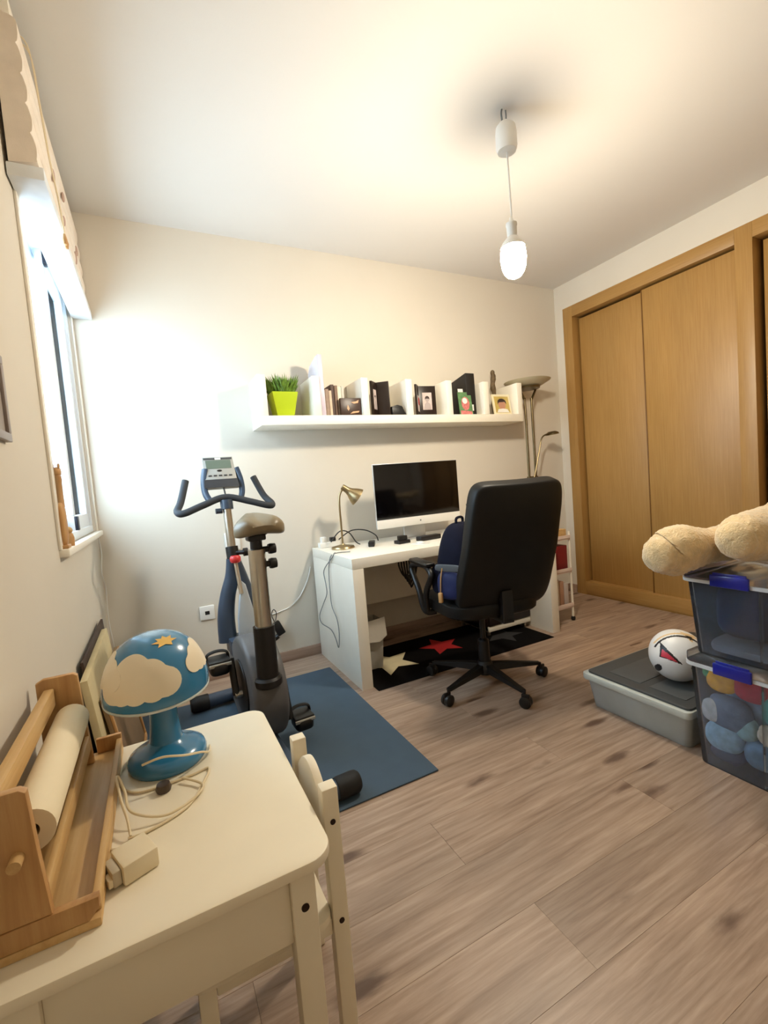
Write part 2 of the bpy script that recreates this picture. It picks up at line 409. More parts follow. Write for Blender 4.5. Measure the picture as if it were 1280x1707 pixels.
# ------------------------------------------------------------------ wall shelf
SX0, SX1, SY0, SZ = .898, 2.925, D-.25, 1.51
sh = root('wall_shelf', 'long white wall shelf with upright dividers mounted above the desk', 'shelf', ((SX0+SX1)/2, D, SZ))
ST = .056; pt_ = .048; pitch = (SX1-SX0-pt_)/6
SF = SZ+ST
b = B(); b.box(SX0, SX1, SY0, D-.001, SZ, SF, bev=.002); part(sh, 'shelf_board', b, WHITE, world=True)
for i in range(7):
    x0 = SX0+i*pitch
    b = B(); b.box(x0, x0+pt_, SY0, D-.001, SF, 1.805, bev=.002)
    part(sh, 'end_panel' if i in (0, 6) else 'divider', b, WHITE, world=True)

# ------------------------------------------------------------------ things on the shelf
# 1 plant in lime pot
pl = root('potted_plant', 'bushy green plant in a lime green square pot on the white shelf', 'plant', (1.062, 2.80, SF))
LIME = mat('lime_glaze', (178, 196, 22), .35, var=.03)
b = B()
for s0, s1, z0, z1 in ((.056, .078, 0, .145),):
    P0 = [(-s0, -s0), (s0, -s0), (s0, s0), (-s0, s0)]
    bm = bmesh.new()
    lo = [bm.verts.new((x*.9, y*.9, z0)) for x, y in P0]; hi = [bm.verts.new((x*s1/s0, y*s1/s0, z1)) for x, y in P0]
    hi2 = [bm.verts.new((x*s1/s0*.92, y*s1/s0*.92, z1)) for x, y in P0]; lo2 = [bm.verts.new((x*.95, y*.95, z1-.03)) for x, y in P0]
    bm.faces.new(lo[::-1])
    for A, C in ((lo, hi), (hi, hi2), (hi2, lo2)):
        for i in range(4): bm.faces.new((A[i], A[(i+1) % 4], C[(i+1) % 4], C[i]))
    bm.faces.new(lo2)
    b._merge(bm)
part(pl, 'pot', b, LIME)
b = B(); b.box(-.062, .062, -.062, .062, .108, .12); part(pl, 'soil', b, mat('soil', (50, 38, 26), .9))
LEAF = mat('plant_leaf', (104, 140, 48), .5, var=.4, vscale=60)
b = B()
for i in range(700):
    a = random.uniform(0, 2*pi); rr = random.uniform(.0, .065); h = random.uniform(.06, .14)
    x0, y0 = rr*cos(a), rr*sin(a); lean = random.uniform(.0, .055)*(rr/.05+.3); a2 = a+random.uniform(-.9, .9)
    x1, y1 = max(-.105, min(.105, x0+lean*cos(a2))), max(-.09, min(.12, y0+lean*sin(a2))); w = random.uniform(.003, .006); c_, s_ = cos(a2+1.57)*w, sin(a2+1.57)*w
    xm, ym = (x0+x1)/2-.1*lean*cos(a2), (y0+y1)/2
    bm = b.bm; z0 = .118
    v = [bm.verts.new(p) for p in ((x0-c_*.6, y0-s_*.6, z0), (x0+c_*.6, y0+s_*.6, z0), (xm+c_, ym+s_, z0+h*.6), (x1, y1, z0+h), (xm-c_, ym-s_, z0+h*.6))]
    bm.faces.new(v)
part(pl, 'foliage', b, LEAF, kind='stuff')
# 2 folder, thin books, picture block
fo = root('document_folder', 'tall white plastic folder with lilac spine standing behind the first divider', 'folder', (1.295, 2.83, SF))
FOLD = mat('folder_white', (226, 224, 236), .35)
b = B(); b.prism([(-.105, 0), (.10, 0), (.10, .30), (.06, .345), (-.06, .375), (-.105, .375)], -.012, .012, bev=.002, M=Matrix(((0, 0, 1, 0), (1, 0, 0, 0), (0, 1, 0, 0), (0, 0, 0, 1)))); part(fo, 'cover', b, FOLD)
b = B(); b.box(-.014, .014, -.112, -.104, 0, .376, bev=.002); part(fo, 'spine', b, mat('folder_lilac', (206, 196, 216), .4))
b = B(); b.tube([(-.0, -.06, .377), (0, .06, .349)], .005, 6); part(fo, 'edge_trim', b, mat('folder_purple', (110, 90, 160), .4))
bk = [('white', (222, 206, 188), .018, .168), ('taupe', (150, 128, 112), .022, .175), ('pale beige', (206, 186, 164), .016, .165), ('dark brown', (70, 46, 36), .02, .205), ('mid brown', (120, 92, 74), .02, .198), ('ivory', (232, 222, 196), .024, .19), ('pale grey', (196, 190, 178), .016, .195)]
x = 1.312
for i, (cn, cc, tk, hh) in enumerate(bk):
    r = root('thin_book', f'thin {cn} book upright in the second shelf bay' , 'book', (x+tk/2, 2.82, SF), group='thin books in the second shelf bay')
    m = mat('book_'+cn.replace(' ', '_'), cc, .6, var=.1, vscale=40)
    dy = random.uniform(-.008, .008)
    b = B(); b.box(-tk/2, -tk/2+.002, -.055+dy, .1, 0, hh); b.box(tk/2-.002, tk/2, -.055+dy, .1, 0, hh); b.box(-tk/2+.002, tk/2-.002, -.055+dy, -.052+dy, 0, hh); part(r, 'cover', b, m)
    b = B(); b.box(-tk/2+.002, tk/2-.002, -.052+dy, .098, .003, hh-.004); part(r, 'pages', b, mat('paper', (232, 224, 204), .8, var=.04, vscale=200))
    x += tk+.0015
pk = root('picture_block', 'small dark brown picture block in front of the thin books', 'picture', (1.484, 2.738, SF))
DKBROWN = mat('dark_brown_frame', (52, 28, 16), .4, var=.1)
b = B(); b.box(-.072, .072, -.012, .012, 0, .112, bev=.003); part(pk, 'block', b, DKBROWN)
b = B()
b.prism([(.0, .085), (.035, .09), (.055, .1), (.05, .08), (.02, .076)], 0, .0012, M=tr(0, -.0125, 0) @ rotx(pi/2)); b.prism([(-.03, .045), (-.022, .068), (-.012, .045), (-.02, .03)], 0, .0012, M=tr(0, -.0125, 0) @ rotx(pi/2)); b.prism([(-.01, .012), (.05, .02), (.055, .03), (.01, .026)], 0, .0012, M=tr(0, -.0125, 0) @ rotx(pi/2))
part(pk, 'printed_shapes', b, mat('print_orange_cream', (206, 156, 116), .5))
# 3 + 4 bi-fold photo frames
BKF = mat('black_brown_frame', (30, 18, 12), .35, var=.1)
PHOTO = mat('photo_paper', (206, 190, 186), .35, var=.12, vscale=30)
PHDARK = mat('photo_dark', (58, 44, 42), .4, var=.2)
PHSKIN = mat('photo_skin', (190, 140, 116), .4, var=.1)
def ell(cx, cy, rx, ry, n=16, a0=0, a1=2*pi): return [(cx+rx*cos(a0+(a1-a0)*k/n), cy+ry*sin(a0+(a1-a0)*k/n)) for k in range(n)]
def leaf_frame(r, w, h, M, photo, fig):
    b = B(); b.box(0, w, -.008, .008, 0, h, bev=.002, M=M); f = part(r, 'frame_leaf', b, BKF)
    if photo:
        x0, x1, z0, z1 = photo
        b = B(); b.box(x0, x1, -.0095, -.0075, z0, z1, M=M); p = part(f, 'photo', b, PHOTO)
        cx = (x0+x1)/2; hz = z0+(z1-z0)*.6; q = (x1-x0)
        Mx = M @ tr(0, -.0095, 0) @ rotx(pi/2)
        if fig:
            b = B(); b.prism(ell(cx, hz, q*.2, q*.26), 0, .0006, M=Mx); b.prism([(x0+.1*q, z0+.002), (x1-.1*q, z0+.002), (x1-.2*q, z0+(hz-z0)*.55), (cx, hz-q*.2), (x0+.2*q, z0+(hz-z0)*.55)], 0, .0004, M=Mx); part(p, 'printed_person', b, PHSKIN if fig == 2 else mat('photo_grey_skin', (170, 158, 158), .4))
            b = B(); b.prism(ell(cx, hz+q*.1, q*.24, q*.24, 16, 0, pi)+[(cx-q*.24, hz-.02*q), (cx-q*.15, hz+.08*q), (cx+q*.15, hz+.08*q), (cx+q*.24, hz-.02*q)], 0, .0009, M=Mx); part(p, 'printed_hair', b, PHDARK)
f1 = root('folding_photo_frame', 'black bi-fold photo frame standing open in the third shelf bay', 'photo frame', (1.70, 2.79, SF), group='folding photo frames')
leaf_frame(f1, .082, .228, tr(0, 0, 0) @ rotz(radians(42)) @ tr(-.082, 0, 0), (.018, .064, .045, .175), 1)
leaf_frame(f1, .092, .228, rotz(radians(-38)), None, 0)
f2 = root('folding_photo_frame', 'black bi-fold photo frame with portrait standing open in the fourth shelf bay', 'photo frame', (2.03, 2.79, SF), group='folding photo frames')
leaf_frame(f2, .072, .215, rotz(radians(48)) @ tr(-.072, 0, 0), (.012, .06, .03, .14), 0)
leaf_frame(f2, .135, .212, rotz(radians(-8)), (.03, .102, .045, .165), 1)
b = B(); b.sup(.02, .004, .028, .9, .9, M=rotz(radians(48)) @ tr(-.034, -.011, .1)); part(f2, 'red_print', b, mat('photo_red', (150, 30, 28), .5))
bx = root('black_box', 'small black wedge-shaped box beside the open frame in the third bay', 'box', (1.835, 2.77, SF))
b = B(); b.prism([(-.055, 0), (.055, 0), (.02, .062), (-.015, .07), (-.055, .058)], -.05, .05, bev=.004, M=rotx(pi/2)); part(bx, 'body', b, BLACKP)
b = B(); b.prism([(-.0555, .05), (.028, .05), (.0285, .053), (-.0555, .053)], -.0505, .0505, M=rotx(pi/2)); part(bx, 'lid_seam', b, RUBBER)
# 5 black box file + booklet
bf = root('box_file', 'tall black box file with sloping top in the fifth shelf bay', 'box file', (2.455, 2.82, SF))
MYZ = Matrix(((0, 0, 1, 0), (1, 0, 0, 0), (0, 1, 0, 0), (0, 0, 0, 1)))
b = B(); b.prism([(-.09, 0), (.11, 0), (.11, .27), (-.085, .305)], -.04, .04, bev=.003, M=MYZ); part(bf, 'body', b, mat('black_card', (22, 18, 16), .55, var=.1))
b = B(); b.box(-.014, .014, -.0915, -.0895, .03, .075); part(bf, 'spine_label', b, WHITEP)
bo = root('booklet', 'green and pink illustrated booklet leaning against the black box file', 'booklet', (2.392, 2.718, SF+.001))
Mb = rotx(radians(-7))
b = B(); b.box(-.058, .058, -.003, .003, 0, .165, M=Mb); part(bo, 'cover', b, mat('booklet_green', (96, 138, 92), .5, var=.3, vscale=30))
b = B(); Mx = Mb @ tr(0, -.003, 0) @ rotx(pi/2); b.prism(ell(.0, .08, .036, .05), 0, .001, M=Mx); b.prism([(-.05, .0), (.05, .0), (.05, .022), (-.05, .03)], 0, .001, M=Mx); part(bo, 'cover_print', b, mat('booklet_pink', (206, 120, 116), .5, var=.3, vscale=60))
b = B(); b.prism(ell(-.004, .1, .022, .022), 0, .0016, M=Mx); part(bo, 'white_print', b, WHITEP)
b = B(); b.box(-.05, -.006, .0, .002, .163, .19, M=Mb); part(bo, 'bookmark', b, WHITEP)
# 6 photo + statuette
pf = root('photo_frame', 'small cream-framed photo of a dark-haired child in the last shelf bay', 'photo frame', (2.775, 2.76, SF+.001))
Mp = rotx(radians(-10))
b = B(); b.box(-.088, .088, -.006, .006, 0, .165, bev=.002, M=Mp); f = part(pf, 'frame', b, mat('cream_frame', (232, 222, 190), .4))
b = B(); b.box(-.07, .07, -.0072, -.0055, .018, .147, M=Mp); p = part(f, 'photo', b, mat('photo_yellow', (196, 172, 96), .4, var=.15))
Mx = Mp @ tr(0, -.0072, 0) @ rotx(pi/2)
b = B(); b.prism(ell(-.002, .082, .036, .042), 0, .0006, M=Mx); part(p, 'printed_face', b, PHSKIN)
b = B(); b.prism(ell(0, .1, .042, .03, 16, 0, pi)+[(-.042, .085), (-.03, .1), (.028, .104), (.042, .085)], 0, .0012, M=Mx); part(p, 'printed_hair', b, PHDARK)
b = B(); b.prism([(-.06, .02), (.06, .02), (.045, .045), (0, .05), (-.045, .045)], 0, .0008, M=Mx); part(p, 'printed_clothes', b, WHITEP)
b = B(); b.box(-.004, .004, .0, .003, 0, .12, M=tr(0, .055, 0) @ rotx(radians(14))); part(pf, 'easel_back', b, BLACKP)
st = root('statuette', 'slim brown statuette behind the cream photo frame on the shelf', 'figurine', (2.785, 2.87, SF))
STAT = mat('carved_brown', (96, 78, 52), .6, var=.3, vscale=60, bump=.3, bscale=120)
b = B(); b.lathe([(.028, 0), (.028, .012), (.018, .018), (0, .018)], 16); part(st, 'plinth', b, STAT)
b = B(); b.tube(spline([(0, 0, .015), (-.004, 0, .1), (.006, 0, .19), (-.002, 0, .25), (.008, 0, .31), (.002, 0, .355)], 6), [.016, .016, .015, .015, .016, .018, .02, .02, .019, .018, .017, .016, .016, .017, .019, .021, .022, .021, .02, .018, .016, .017, .019, .021, .02, .018, .016, .015, .014, .012, .008], 12); part(st, 'figure', b, STAT)
b = B(); b.sup(.018, .016, .022, 1, 1, 16, 10, M=tr(.004, 0, .352)); b.sup(.01, .01, .02, 1, 1, 12, 8, M=tr(.022, 0, .325)); part(st, 'head', b, STAT)

# ------------------------------------------------------------------ desk
DX0, DX1, DY0, DZ = 1.203, 2.702, 2.25, .726
dk = root('desk', 'white panel-sided desk with thick top standing against the back wall', 'desk', ((DX0+DX1)/2, 2.6, 0))
b = B(); b.box(DX0, DX1, DY0, D-.024, DZ-.058, DZ, bev=.002); part(dk, 'desktop', b, WHITE, world=True)
for x0 in (DX0, DX1-.066):
    b = B(); b.box(x0, x0+.066, DY0, D-.024, 0, DZ-.0585, bev=.002); part(dk, 'side_panel', b, WHITE, world=True)
b = B(); b.box(DX0+.067, DX1-.067, D-.13, D-.112, .30, DZ-.06); part(dk, 'back_panel', b, WHITE, world=True)

# monitor
mo = root('computer_monitor', 'all-in-one computer with black screen and white chin on the desk', 'computer', (1.885, 2.64, DZ))
WD, TOPZ, BOTZ = .655, .515, .095
b = B(); b.box(-WD/2, WD/2, .0, .014, BOTZ, TOPZ, bev=.003)
b.sup(.26, .03, .17, .6, .6, 32, 16, M=tr(0, .014, (BOTZ+TOPZ)/2), fn=lambda c: (c.x, max(c.y, -.004), c.z)); part(mo, 'housing', b, mat('silver_housing', (206, 206, 204), .4, metal=.3, var=.01))
b = B(); b.box(-WD/2+.003, WD/2-.003, -.0022, .002, BOTZ+.058, TOPZ-.003, bev=.001); sc_ = part(mo, 'screen', b, mat('black_glass', (6, 5, 6), .12, var=.05))
b = B(); b.box(-WD/2+.001, WD/2-.001, -.0016, .002, BOTZ+.001, BOTZ+.057, bev=.001); chin = part(mo, 'chin', b, WHITEP)
b = B()
bl = [(.0, .0), (.006, .004), (.008, .01), (.004, .016), (.0, .014), (-.005, .016), (-.008, .009), (-.005, .002)]
b.prism([(p[0]*.8, p[1]*.8) for p in bl], 0, .0006, M=tr(0, -.0016, BOTZ+.022) @ rotx(pi/2)); part(chin, 'logo', b, mat('logo_grey', (120, 120, 122), .3))
b = B(); b.prism([(-.09, -.02), (-.085, .0), (.085, .0), (.09, -.02), (.09, .10), (-.09, .10)][::-1], 0, .006, bev=.001, M=tr(0, .0, 0))
b.box(-.085, .085, .085, .098, .004, .25, bev=.003); b.box(-.06, .06, .03, .098, .23, .25); part(mo, 'stand', b, mat('silver_stand', (196, 196, 194), .35, metal=.4, var=.01))

# desk lamp
dl = root('desk_lamp', 'small satin metal desk lamp with bell shade on the desk left end', 'lamp', (1.335, 2.70, DZ))
b = B(); b.lathe([(0, 0), (.072, 0), (.074, .006), (.07, .014), (.03, .022), (.012, .026), (.01, .03), (0, .03)], 36); part(dl, 'base', b, BRASS)
b = B(); b.tube(spline([(0, 0, .025), (0, 0, .14), (.0, 0, .28), (.008, 0, .34), (.03, -.004, .372), (.055, -.008, .372)], 8), .0065, 10); part(dl, 'stem', b, BRASS)
hd = tr(.05, -.008, .372) @ rotz(radians(-12)) @ roty(radians(128))
b = B(); b.lathe([(.017, -.03), (.019, -.025), (.021, .01), (.028, .03), (.046, .058), (.058, .085), (.06, .092), (.056, .091), (.043, .056), (.024, .03), (0, .02)], 30, M=hd); sdp = part(dl, 'lamp_head', b, BRASS)
b = B(); b.sup(.022, .022, .03, 1, 1, 16, 10, M=hd @ tr(0, 0, .05)); part(sdp, 'bulb', b, mat('frosted_bulb', (240, 236, 224), .3))

# items on the desk
ps = root('power_strip', 'white power strip lying behind the desk lamp', 'power strip', (1.30, 2.86, DZ))
b = B(); b.box(-.07, .07, -.025, .025, 0, .035, bev=.004); part(ps, 'body', b, WHITEP)
b = B(); b.box(-.055, -.02, -.018, .018, .035, .07, bev=.004); part(ps, 'plug', b, WHITEP)
b = B(); b.box(.01, .045, -.018, .018, .035, .062, bev=.004); part(ps, 'plug', b, BLACKP)
def cable(name, pts, r, m, label, group=None, n=6): return single(name, (lambda q: (q.tube(spline(pts, n), r, 7), q)[1])(B()), m, label, 'cable', group)
cable('power_cable', [(1.30, 2.82, DZ+.035), (1.36, 2.80, DZ+.10), (1.42, 2.79, DZ+.085), (1.46, 2.78, DZ+.02), (1.47, 2.74, DZ+.006)], .004, CABLE_K, 'short black cable arching behind the desk lamp')
cable('charger_cable', [(1.37, 2.86, DZ+.04), (1.46, 2.85, DZ+.09), (1.55, 2.82, DZ+.085), (1.60, 2.77, DZ+.05), (1.585, 2.70, DZ+.02)], .004, CABLE_K, 'black cable arching from the power strip to the dark adapter')
b = B(); b.box(-.02, .02, -.05, .05, 0, .032, bev=.006); o = single('power_adapter', b, BLACKP, 'slim dark power adapter right of the desk lamp', 'adapter', loc=(1.50, 2.62, DZ), rz=-.5)
b = B(); b.box(-.045, .045, -.03, .03, 0, .022, bev=.004); b.prism([(-.03, -.02), (.03, -.02), (.025, .02), (-.025, .02)], .022, .05, bev=.004); single('card_reader', b, BLACKP, 'black gadget with raised top at the monitor left corner', 'gadget', loc=(1.68, 2.545, DZ), rz=.1)
b = B(); b.box(-.085, .085, -.028, .028, 0, .03, bev=.006); single('glasses_case', b, mat('black_case', (20, 18, 20), .45), 'long black glasses case under the monitor', 'case', loc=(1.87, 2.53, DZ), rz=.12)
b = B(); b.prism([(-.03, -.05), (.03, -.05), (.03, .05), (-.03, .05)], 0, .003); b.sup(.02, .03, .008, .8, .8, 16, 8, M=tr(0, 0, .008)); single('computer_mouse', b, WHITEP, 'white mouse on the desk in front of the glasses case', 'mouse', loc=(1.74, 2.42, DZ), rz=.4)
gp = root('glass_tumbler', 'small clear glass standing at the right end of the monitor', 'glass', (2.12, 2.52, DZ))
b = B(); b.lathe([(0, 0), (.024, 0), (.03, .06), (.028, .06), (.022, .006), (0, .006)], 20); part(gp, 'cup', b, clear('clear_glass', (.96, .98, .97), haze=.06, gloss=.2))
pc = root('pencil_cup', 'white cup with pens behind the chair on the desk', 'cup', (2.36, 2.72, DZ))
b = B(); b.lathe([(0, 0), (.04, 0), (.043, .11), (.038, .11), (.036, .01), (0, .01)], 22); part(pc, 'cup', b, WHITEP)
for dx, dy, hh, cc in ((-.015, 0, .19, (40, 90, 60)), (.012, .012, .18, (60, 60, 70)), (0, -.014, .17, (150, 60, 50))):
    b = B(); b.tube([(dx*.5, dy*.5, .012), (dx*1.7, dy*1.7, hh)], .0045, 7); part(pc, 'pen', b, mat('pen_%d' % cc[0], cc, .4))
# cables hanging down the desk side
cable('desk_side_cable', [(1.30, 2.50, DZ+.004), (1.215, 2.52, DZ+.004), (1.196, 2.53, DZ-.02), (1.192, 2.69, .609), (1.192, 2.68, .53), (1.192, 2.675, .464), (1.192, 2.77, .375), (1.192, 2.86, .285), (1.192, 2.83, .239), (1.192, 2.657, .241), (1.192, 2.583, .201), (1.192, 2.545, .16), (1.192, 2.515, .25), (1.192, 2.53, .333), (1.192, 2.60, .40), (1.192, 2.61, .49), (1.192, 2.60, .62), (1.196, 2.56, DZ-.02), (1.225, 2.55, DZ+.004)], .0028, CABLE_G, 'thin grey cable looping down the left side of the desk', n=5)
# ------------------------------------------------------------------ under the desk
rug = root('star_rug', 'black rug with cream and red stars under the desk', 'rug', (1.93, 2.52, 0))
b = B(); b.prism([(-.655, -.325), (.655, -.325), (.655, .25), (-.655, .25)], .0003, .003); part(rug, 'pile', b, mat('black_rug', (13, 11, 11), .95, bump=.6, bscale=400, spec=.1))
def star(cx, cy, R_, r_, a): return [(cx+(R_ if k % 2 == 0 else r_)*cos(a+k*pi/5), cy+(R_ if k % 2 == 0 else r_)*sin(a+k*pi/5)) for k in range(10)]
b = B(); b.prism(star(-.43, -.02, .185, .085, .5), .003, .0045); part(rug, 'cream_star', b, mat('rug_cream', (230, 218, 180), .95, bump=.5, bscale=400))
b = B(); b.prism(star(-.02, .02, .15, .07, .3), .003, .0045); part(rug, 'red_star', b, mat('rug_red', (170, 24, 28), .95, bump=.5, bscale=400))
b = B(); b.prism(star(.42, -.08, .15, .07, .9), .003, .0045); part(rug, 'charcoal_star', b, mat('rug_charcoal', (40, 40, 42), .95, bump=.5, bscale=400))
wb = root('waste_bin', 'pale grey waste bin under the left end of the desk', 'bin', (1.385, 2.52, .0048))
b = B(); b.lathe([(0, 0), (.075, 0), (.1, .29), (.104, .292), (.104, .286), (.098, .284), (.074, .006), (0, .006)], 4, M=rotz(pi/4)); part(wb, 'body', b, mat('bin_grey', (178, 174, 164), .6, var=.05), ang=20)
b = B(); b.prism([(-.085, .0), (.078, .01), (.08, -.1), (.03, -.13), (-.05, -.12)], -.003, .0, M=tr(0, -.076, .30) @ rotx(radians(84))); part(wb, 'bag_fold', b, mat('bin_bag', (206, 200, 188), .5))
dw = root('drawer_unit', 'dark drawer unit with metal handle and pale base under the desk right side', 'drawers', (2.44, 2.66, .0048))
b = B(); b.box(-.19, .19, -.20, .15, .035, .52, bev=.003); part(dw, 'cabinet', b, mat('espresso_board', (38, 26, 20), .45, var=.1))
for z0, z1 in ((.075, .28), (.285, .515)):
    b = B(); b.box(-.186, .186, -.215, -.199, z0, z1, bev=.002); d_ = part(dw, 'drawer', b, mat('espresso_front', (30, 20, 16), .4, var=.1))
    b = B(); b.tube([(-.06, -.222, (z0+z1)/2+.04), (.06, -.222, (z0+z1)/2+.04)], .005, 8); b.tube([(-.055, -.214, (z0+z1)/2+.04), (-.055, -.222, (z0+z1)/2+.04)], .004, 8); b.tube([(.055, -.214, (z0+z1)/2+.04), (.055, -.222, (z0+z1)/2+.04)], .004, 8); part(d_, 'handle', b, CHROME)
b = B(); b.box(-.19, .19, -.21, .15, .035, .07, bev=.002); part(dw, 'base_strip', b, WHITE)
for sx in (-1, 1):
    for sy in (-.17, .12):
        b = B(); b.lathe([(0, 0), (.014, 0), (.014, .036), (0, .036)], 12, M=tr(sx*.165, sy, 0)); part(dw, 'foot', b, CHROME)
# dark cable bundle hung below the desktop
b = B()
for k in range(5): b.tube(spline([(1.72+.015*k, 2.66, DZ-.062), (1.70+.02*k, 2.655, DZ-.16), (1.74+.01*k, 2.65, DZ-.24-.02*k), (1.80+.01*k, 2.66, DZ-.17), (1.80, 2.66, DZ-.062)], 6), .006, 7)
single('cable_bundle', b, CABLE_K, 'black cable bundle hanging under the desktop', 'cables')
cable('hanging_cable', [(1.45, 2.78, DZ-.062), (1.47, 2.78, .58), (1.46, 2.78, .50), (1.40, 2.78, .455), (1.33, 2.77, .46), (1.275, 2.76, .50)], .004, CABLE_K, 'single black cable sagging under the desk left end')
# things between desk and wardrobe
ct = root('storage_cart', 'narrow shelf cart holding bits and pieces between desk and wardrobe', 'shelf', (2.875, 2.56, 0))
CW_ = .085
for sx in (-CW_, CW_):
    for sy in (-.20, .20):
        b = B(); b.tube([(sx, sy, .03), (sx, sy, .66)], .008, 8); part(ct, 'post', b, WHITE)
        b = B(); b.lathe([(0, 0), (.014, .003), (.016, .016), (.012, .03), (0, .03)], 12, M=tr(sx, sy, 0)); part(ct, 'wheel', b, RUBBER)
for zz in (.10, .36, .60):
    b = B(); b.box(-CW_, CW_, -.21, .21, zz, zz+.014, bev=.003); b.box(-CW_, CW_, -.214, -.206, zz+.014, zz+.035); part(ct, 'tray', b, mat('cart_pink_white', (226, 206, 196), .45))
b = B(); b.box(2.805, 2.945, 2.37, 2.60, .374, .56, bev=.004); single('dark_red_box', b, mat('dark_red_card', (120, 16, 20), .6, var=.1), 'dark red box on the middle tray of the narrow cart', 'box')
b = B(); b.box(2.81, 2.94, 2.365, 2.58, .614, .68, bev=.004); single('wooden_box', b, PINE, 'small pale wooden box on top of the narrow cart', 'box')
for k, (cc, cn) in enumerate((((206, 190, 170), 'cream'), ((170, 130, 104), 'tan'), ((188, 176, 170), 'grey'))):
    b = B(); b.box(2.805+k*.046, 2.845+k*.046, 2.37, 2.58, .114, .32-.02*k, bev=.003); single('magazine_file', b, mat('file_'+cn, cc, .6), f'{cn} magazine file on the bottom tray of the narrow cart', 'file', 'files on the narrow cart')

# ------------------------------------------------------------------ floor lamp
fl = root('floor_lamp', 'twin-pole uplighter floor lamp with small reading arm in the far corner', 'lamp', (3.06, 2.78, 0))
NICK = mat('aged_nickel', (116, 104, 78), .35, metal=1, var=.05)
b = B(); b.lathe([(0, 0), (.135, 0), (.14, .01), (.12, .025), (.03, .034), (0, .034)], 36); part(fl, 'base', b, NICK)
for sx in (-.036, .036):
    b = B(); b.tube(spline([(sx, 0, .03), (sx, 0, .6), (sx, 0, 1.2), (sx, 0, 1.66), (sx*1.2, 0, 1.70), (sx*2.2, 0, 1.76), (sx*2.6, 0, 1.79)], 5), .009, 10); part(fl, 'pole', b, NICK)
b = B(); b.box(-.05, .05, -.014, .014, 1.03, 1.075, bev=.004); part(fl, 'pole_bracket', b, NICK)
b = B(); b.lathe([(0, 1.782), (.06, 1.785), (.12, 1.80), (.178, 1.832), (.182, 1.838), (.174, 1.838), (.11, 1.808), (0, 1.795)], 40); bowl = part(fl, 'uplight_bowl', b, mat('frosted_bowl', (186, 176, 148), .5, metal=.3))
b = B(); b.lathe([(.0, 1.765), (.095, 1.775), (.1, 1.79), (.06, 1.786), (0, 1.783)], 32); part(bowl, 'cup', b, NICK)
b = B(); b.tube(spline([(.0, -.016, 1.06), (.02, -.018, 1.12), (.07, -.02, 1.28), (.10, -.02, 1.37), (.14, -.02, 1.402), (.19, -.02, 1.41)], 7), .006, 9); arm = part(fl, 'reading_arm', b, NICK)
b = B(); b.lathe([(0, .02), (.03, .018), (.05, .006), (.056, -.008), (.05, -.008), (.03, .006), (0, .008)], 26, M=tr(.225, -.02, 1.412) @ roty(radians(-8))); part(arm, 'reading_head', b, NICK)

# ------------------------------------------------------------------ office chair
OC = root('office_chair', 'black leatherette swivel office chair with high back pulled up to the desk', 'chair', (1.79, 1.93, 0), -.14)
b = B(); b.lathe([(0, .062), (.045, .062), (.052, .075), (.05, .10), (.035, .125), (.034, .13), (0, .13)], 24); part(OC, 'hub', b, BLACKP)
a0 = radians(195)+.14
for k in range(5):
    a = a0+k*2*pi/5; ca, sa = cos(a), sin(a)
    Ma = rotz(a)
    b = B()
    bm = bmesh.new()
    sec = [(.03, .024, .075, .115), (.12, .022, .074, .108), (.24, .018, .072, .092), (.305, .016, .070, .084)]
    rings = []
    for (x, w, z0, z1) in sec:
        rings.append([bm.verts.new(p) for p in ((x, -w, z0), (x, w, z0), (x, w*.8, z1), (x, -w*.8, z1))])
    for A, C in zip(rings, rings[1:]):
        for i in range(4): bm.faces.new((A[i], A[(i+1) % 4], C[(i+1) % 4], C[i]))
    bm.faces.new(rings[0][::-1]); bm.faces.new(rings[-1])
    bmesh.ops.recalc_face_normals(bm, faces=bm.faces[:])
    bmesh.ops.bevel(bm, geom=bm.edges[:], offset=.003, segments=2, affect='EDGES')
    b._merge(bm, Ma); spoke = part(OC, 'spoke', b, BLACKP)
    b = B(); cr = tr(.315*ca, .315*sa, 0) @ rotz(a+random.uniform(-.8, .8))
    b.lathe([(0, -.024), (.02, -.024), (.028, -.02), (.029, -.008), (.024, -.004), (.024, .004), (.029, .008), (.028, .02), (.02, .024), (0, .024)], 18, M=cr @ tr(0, 0, .0295) @ rotx(pi/2))
    b.box(-.02, .02, -.006, .006, .03, .066, bev=.003, M=cr); b.tube([(.305*ca, .305*sa, .05), (.305*ca, .305*sa, .08)], .008, 8)
    part(OC, 'caster', b, BLACKP)
b = B(); b.lathe([(.03, .12), (.03, .24), (.026, .245), (.016, .25), (.016, .42), (0, .42)], 18); part(OC, 'gas_lift', b, BLACKP)
b = B(); b.box(-.1, .1, -.12, .12, .40, .425, bev=.004); b.tube([(.08, .05, .41), (.20, .06, .405), (.24, .07, .40)], .006, 8); part(OC, 'tilt_mechanism', b, BLACKP)
b = B(); b.sup(.255, .245, .05, .45, .5, 40, 14, M=tr(0, .02, .46)); part(OC, 'seat', b, LEATHER)
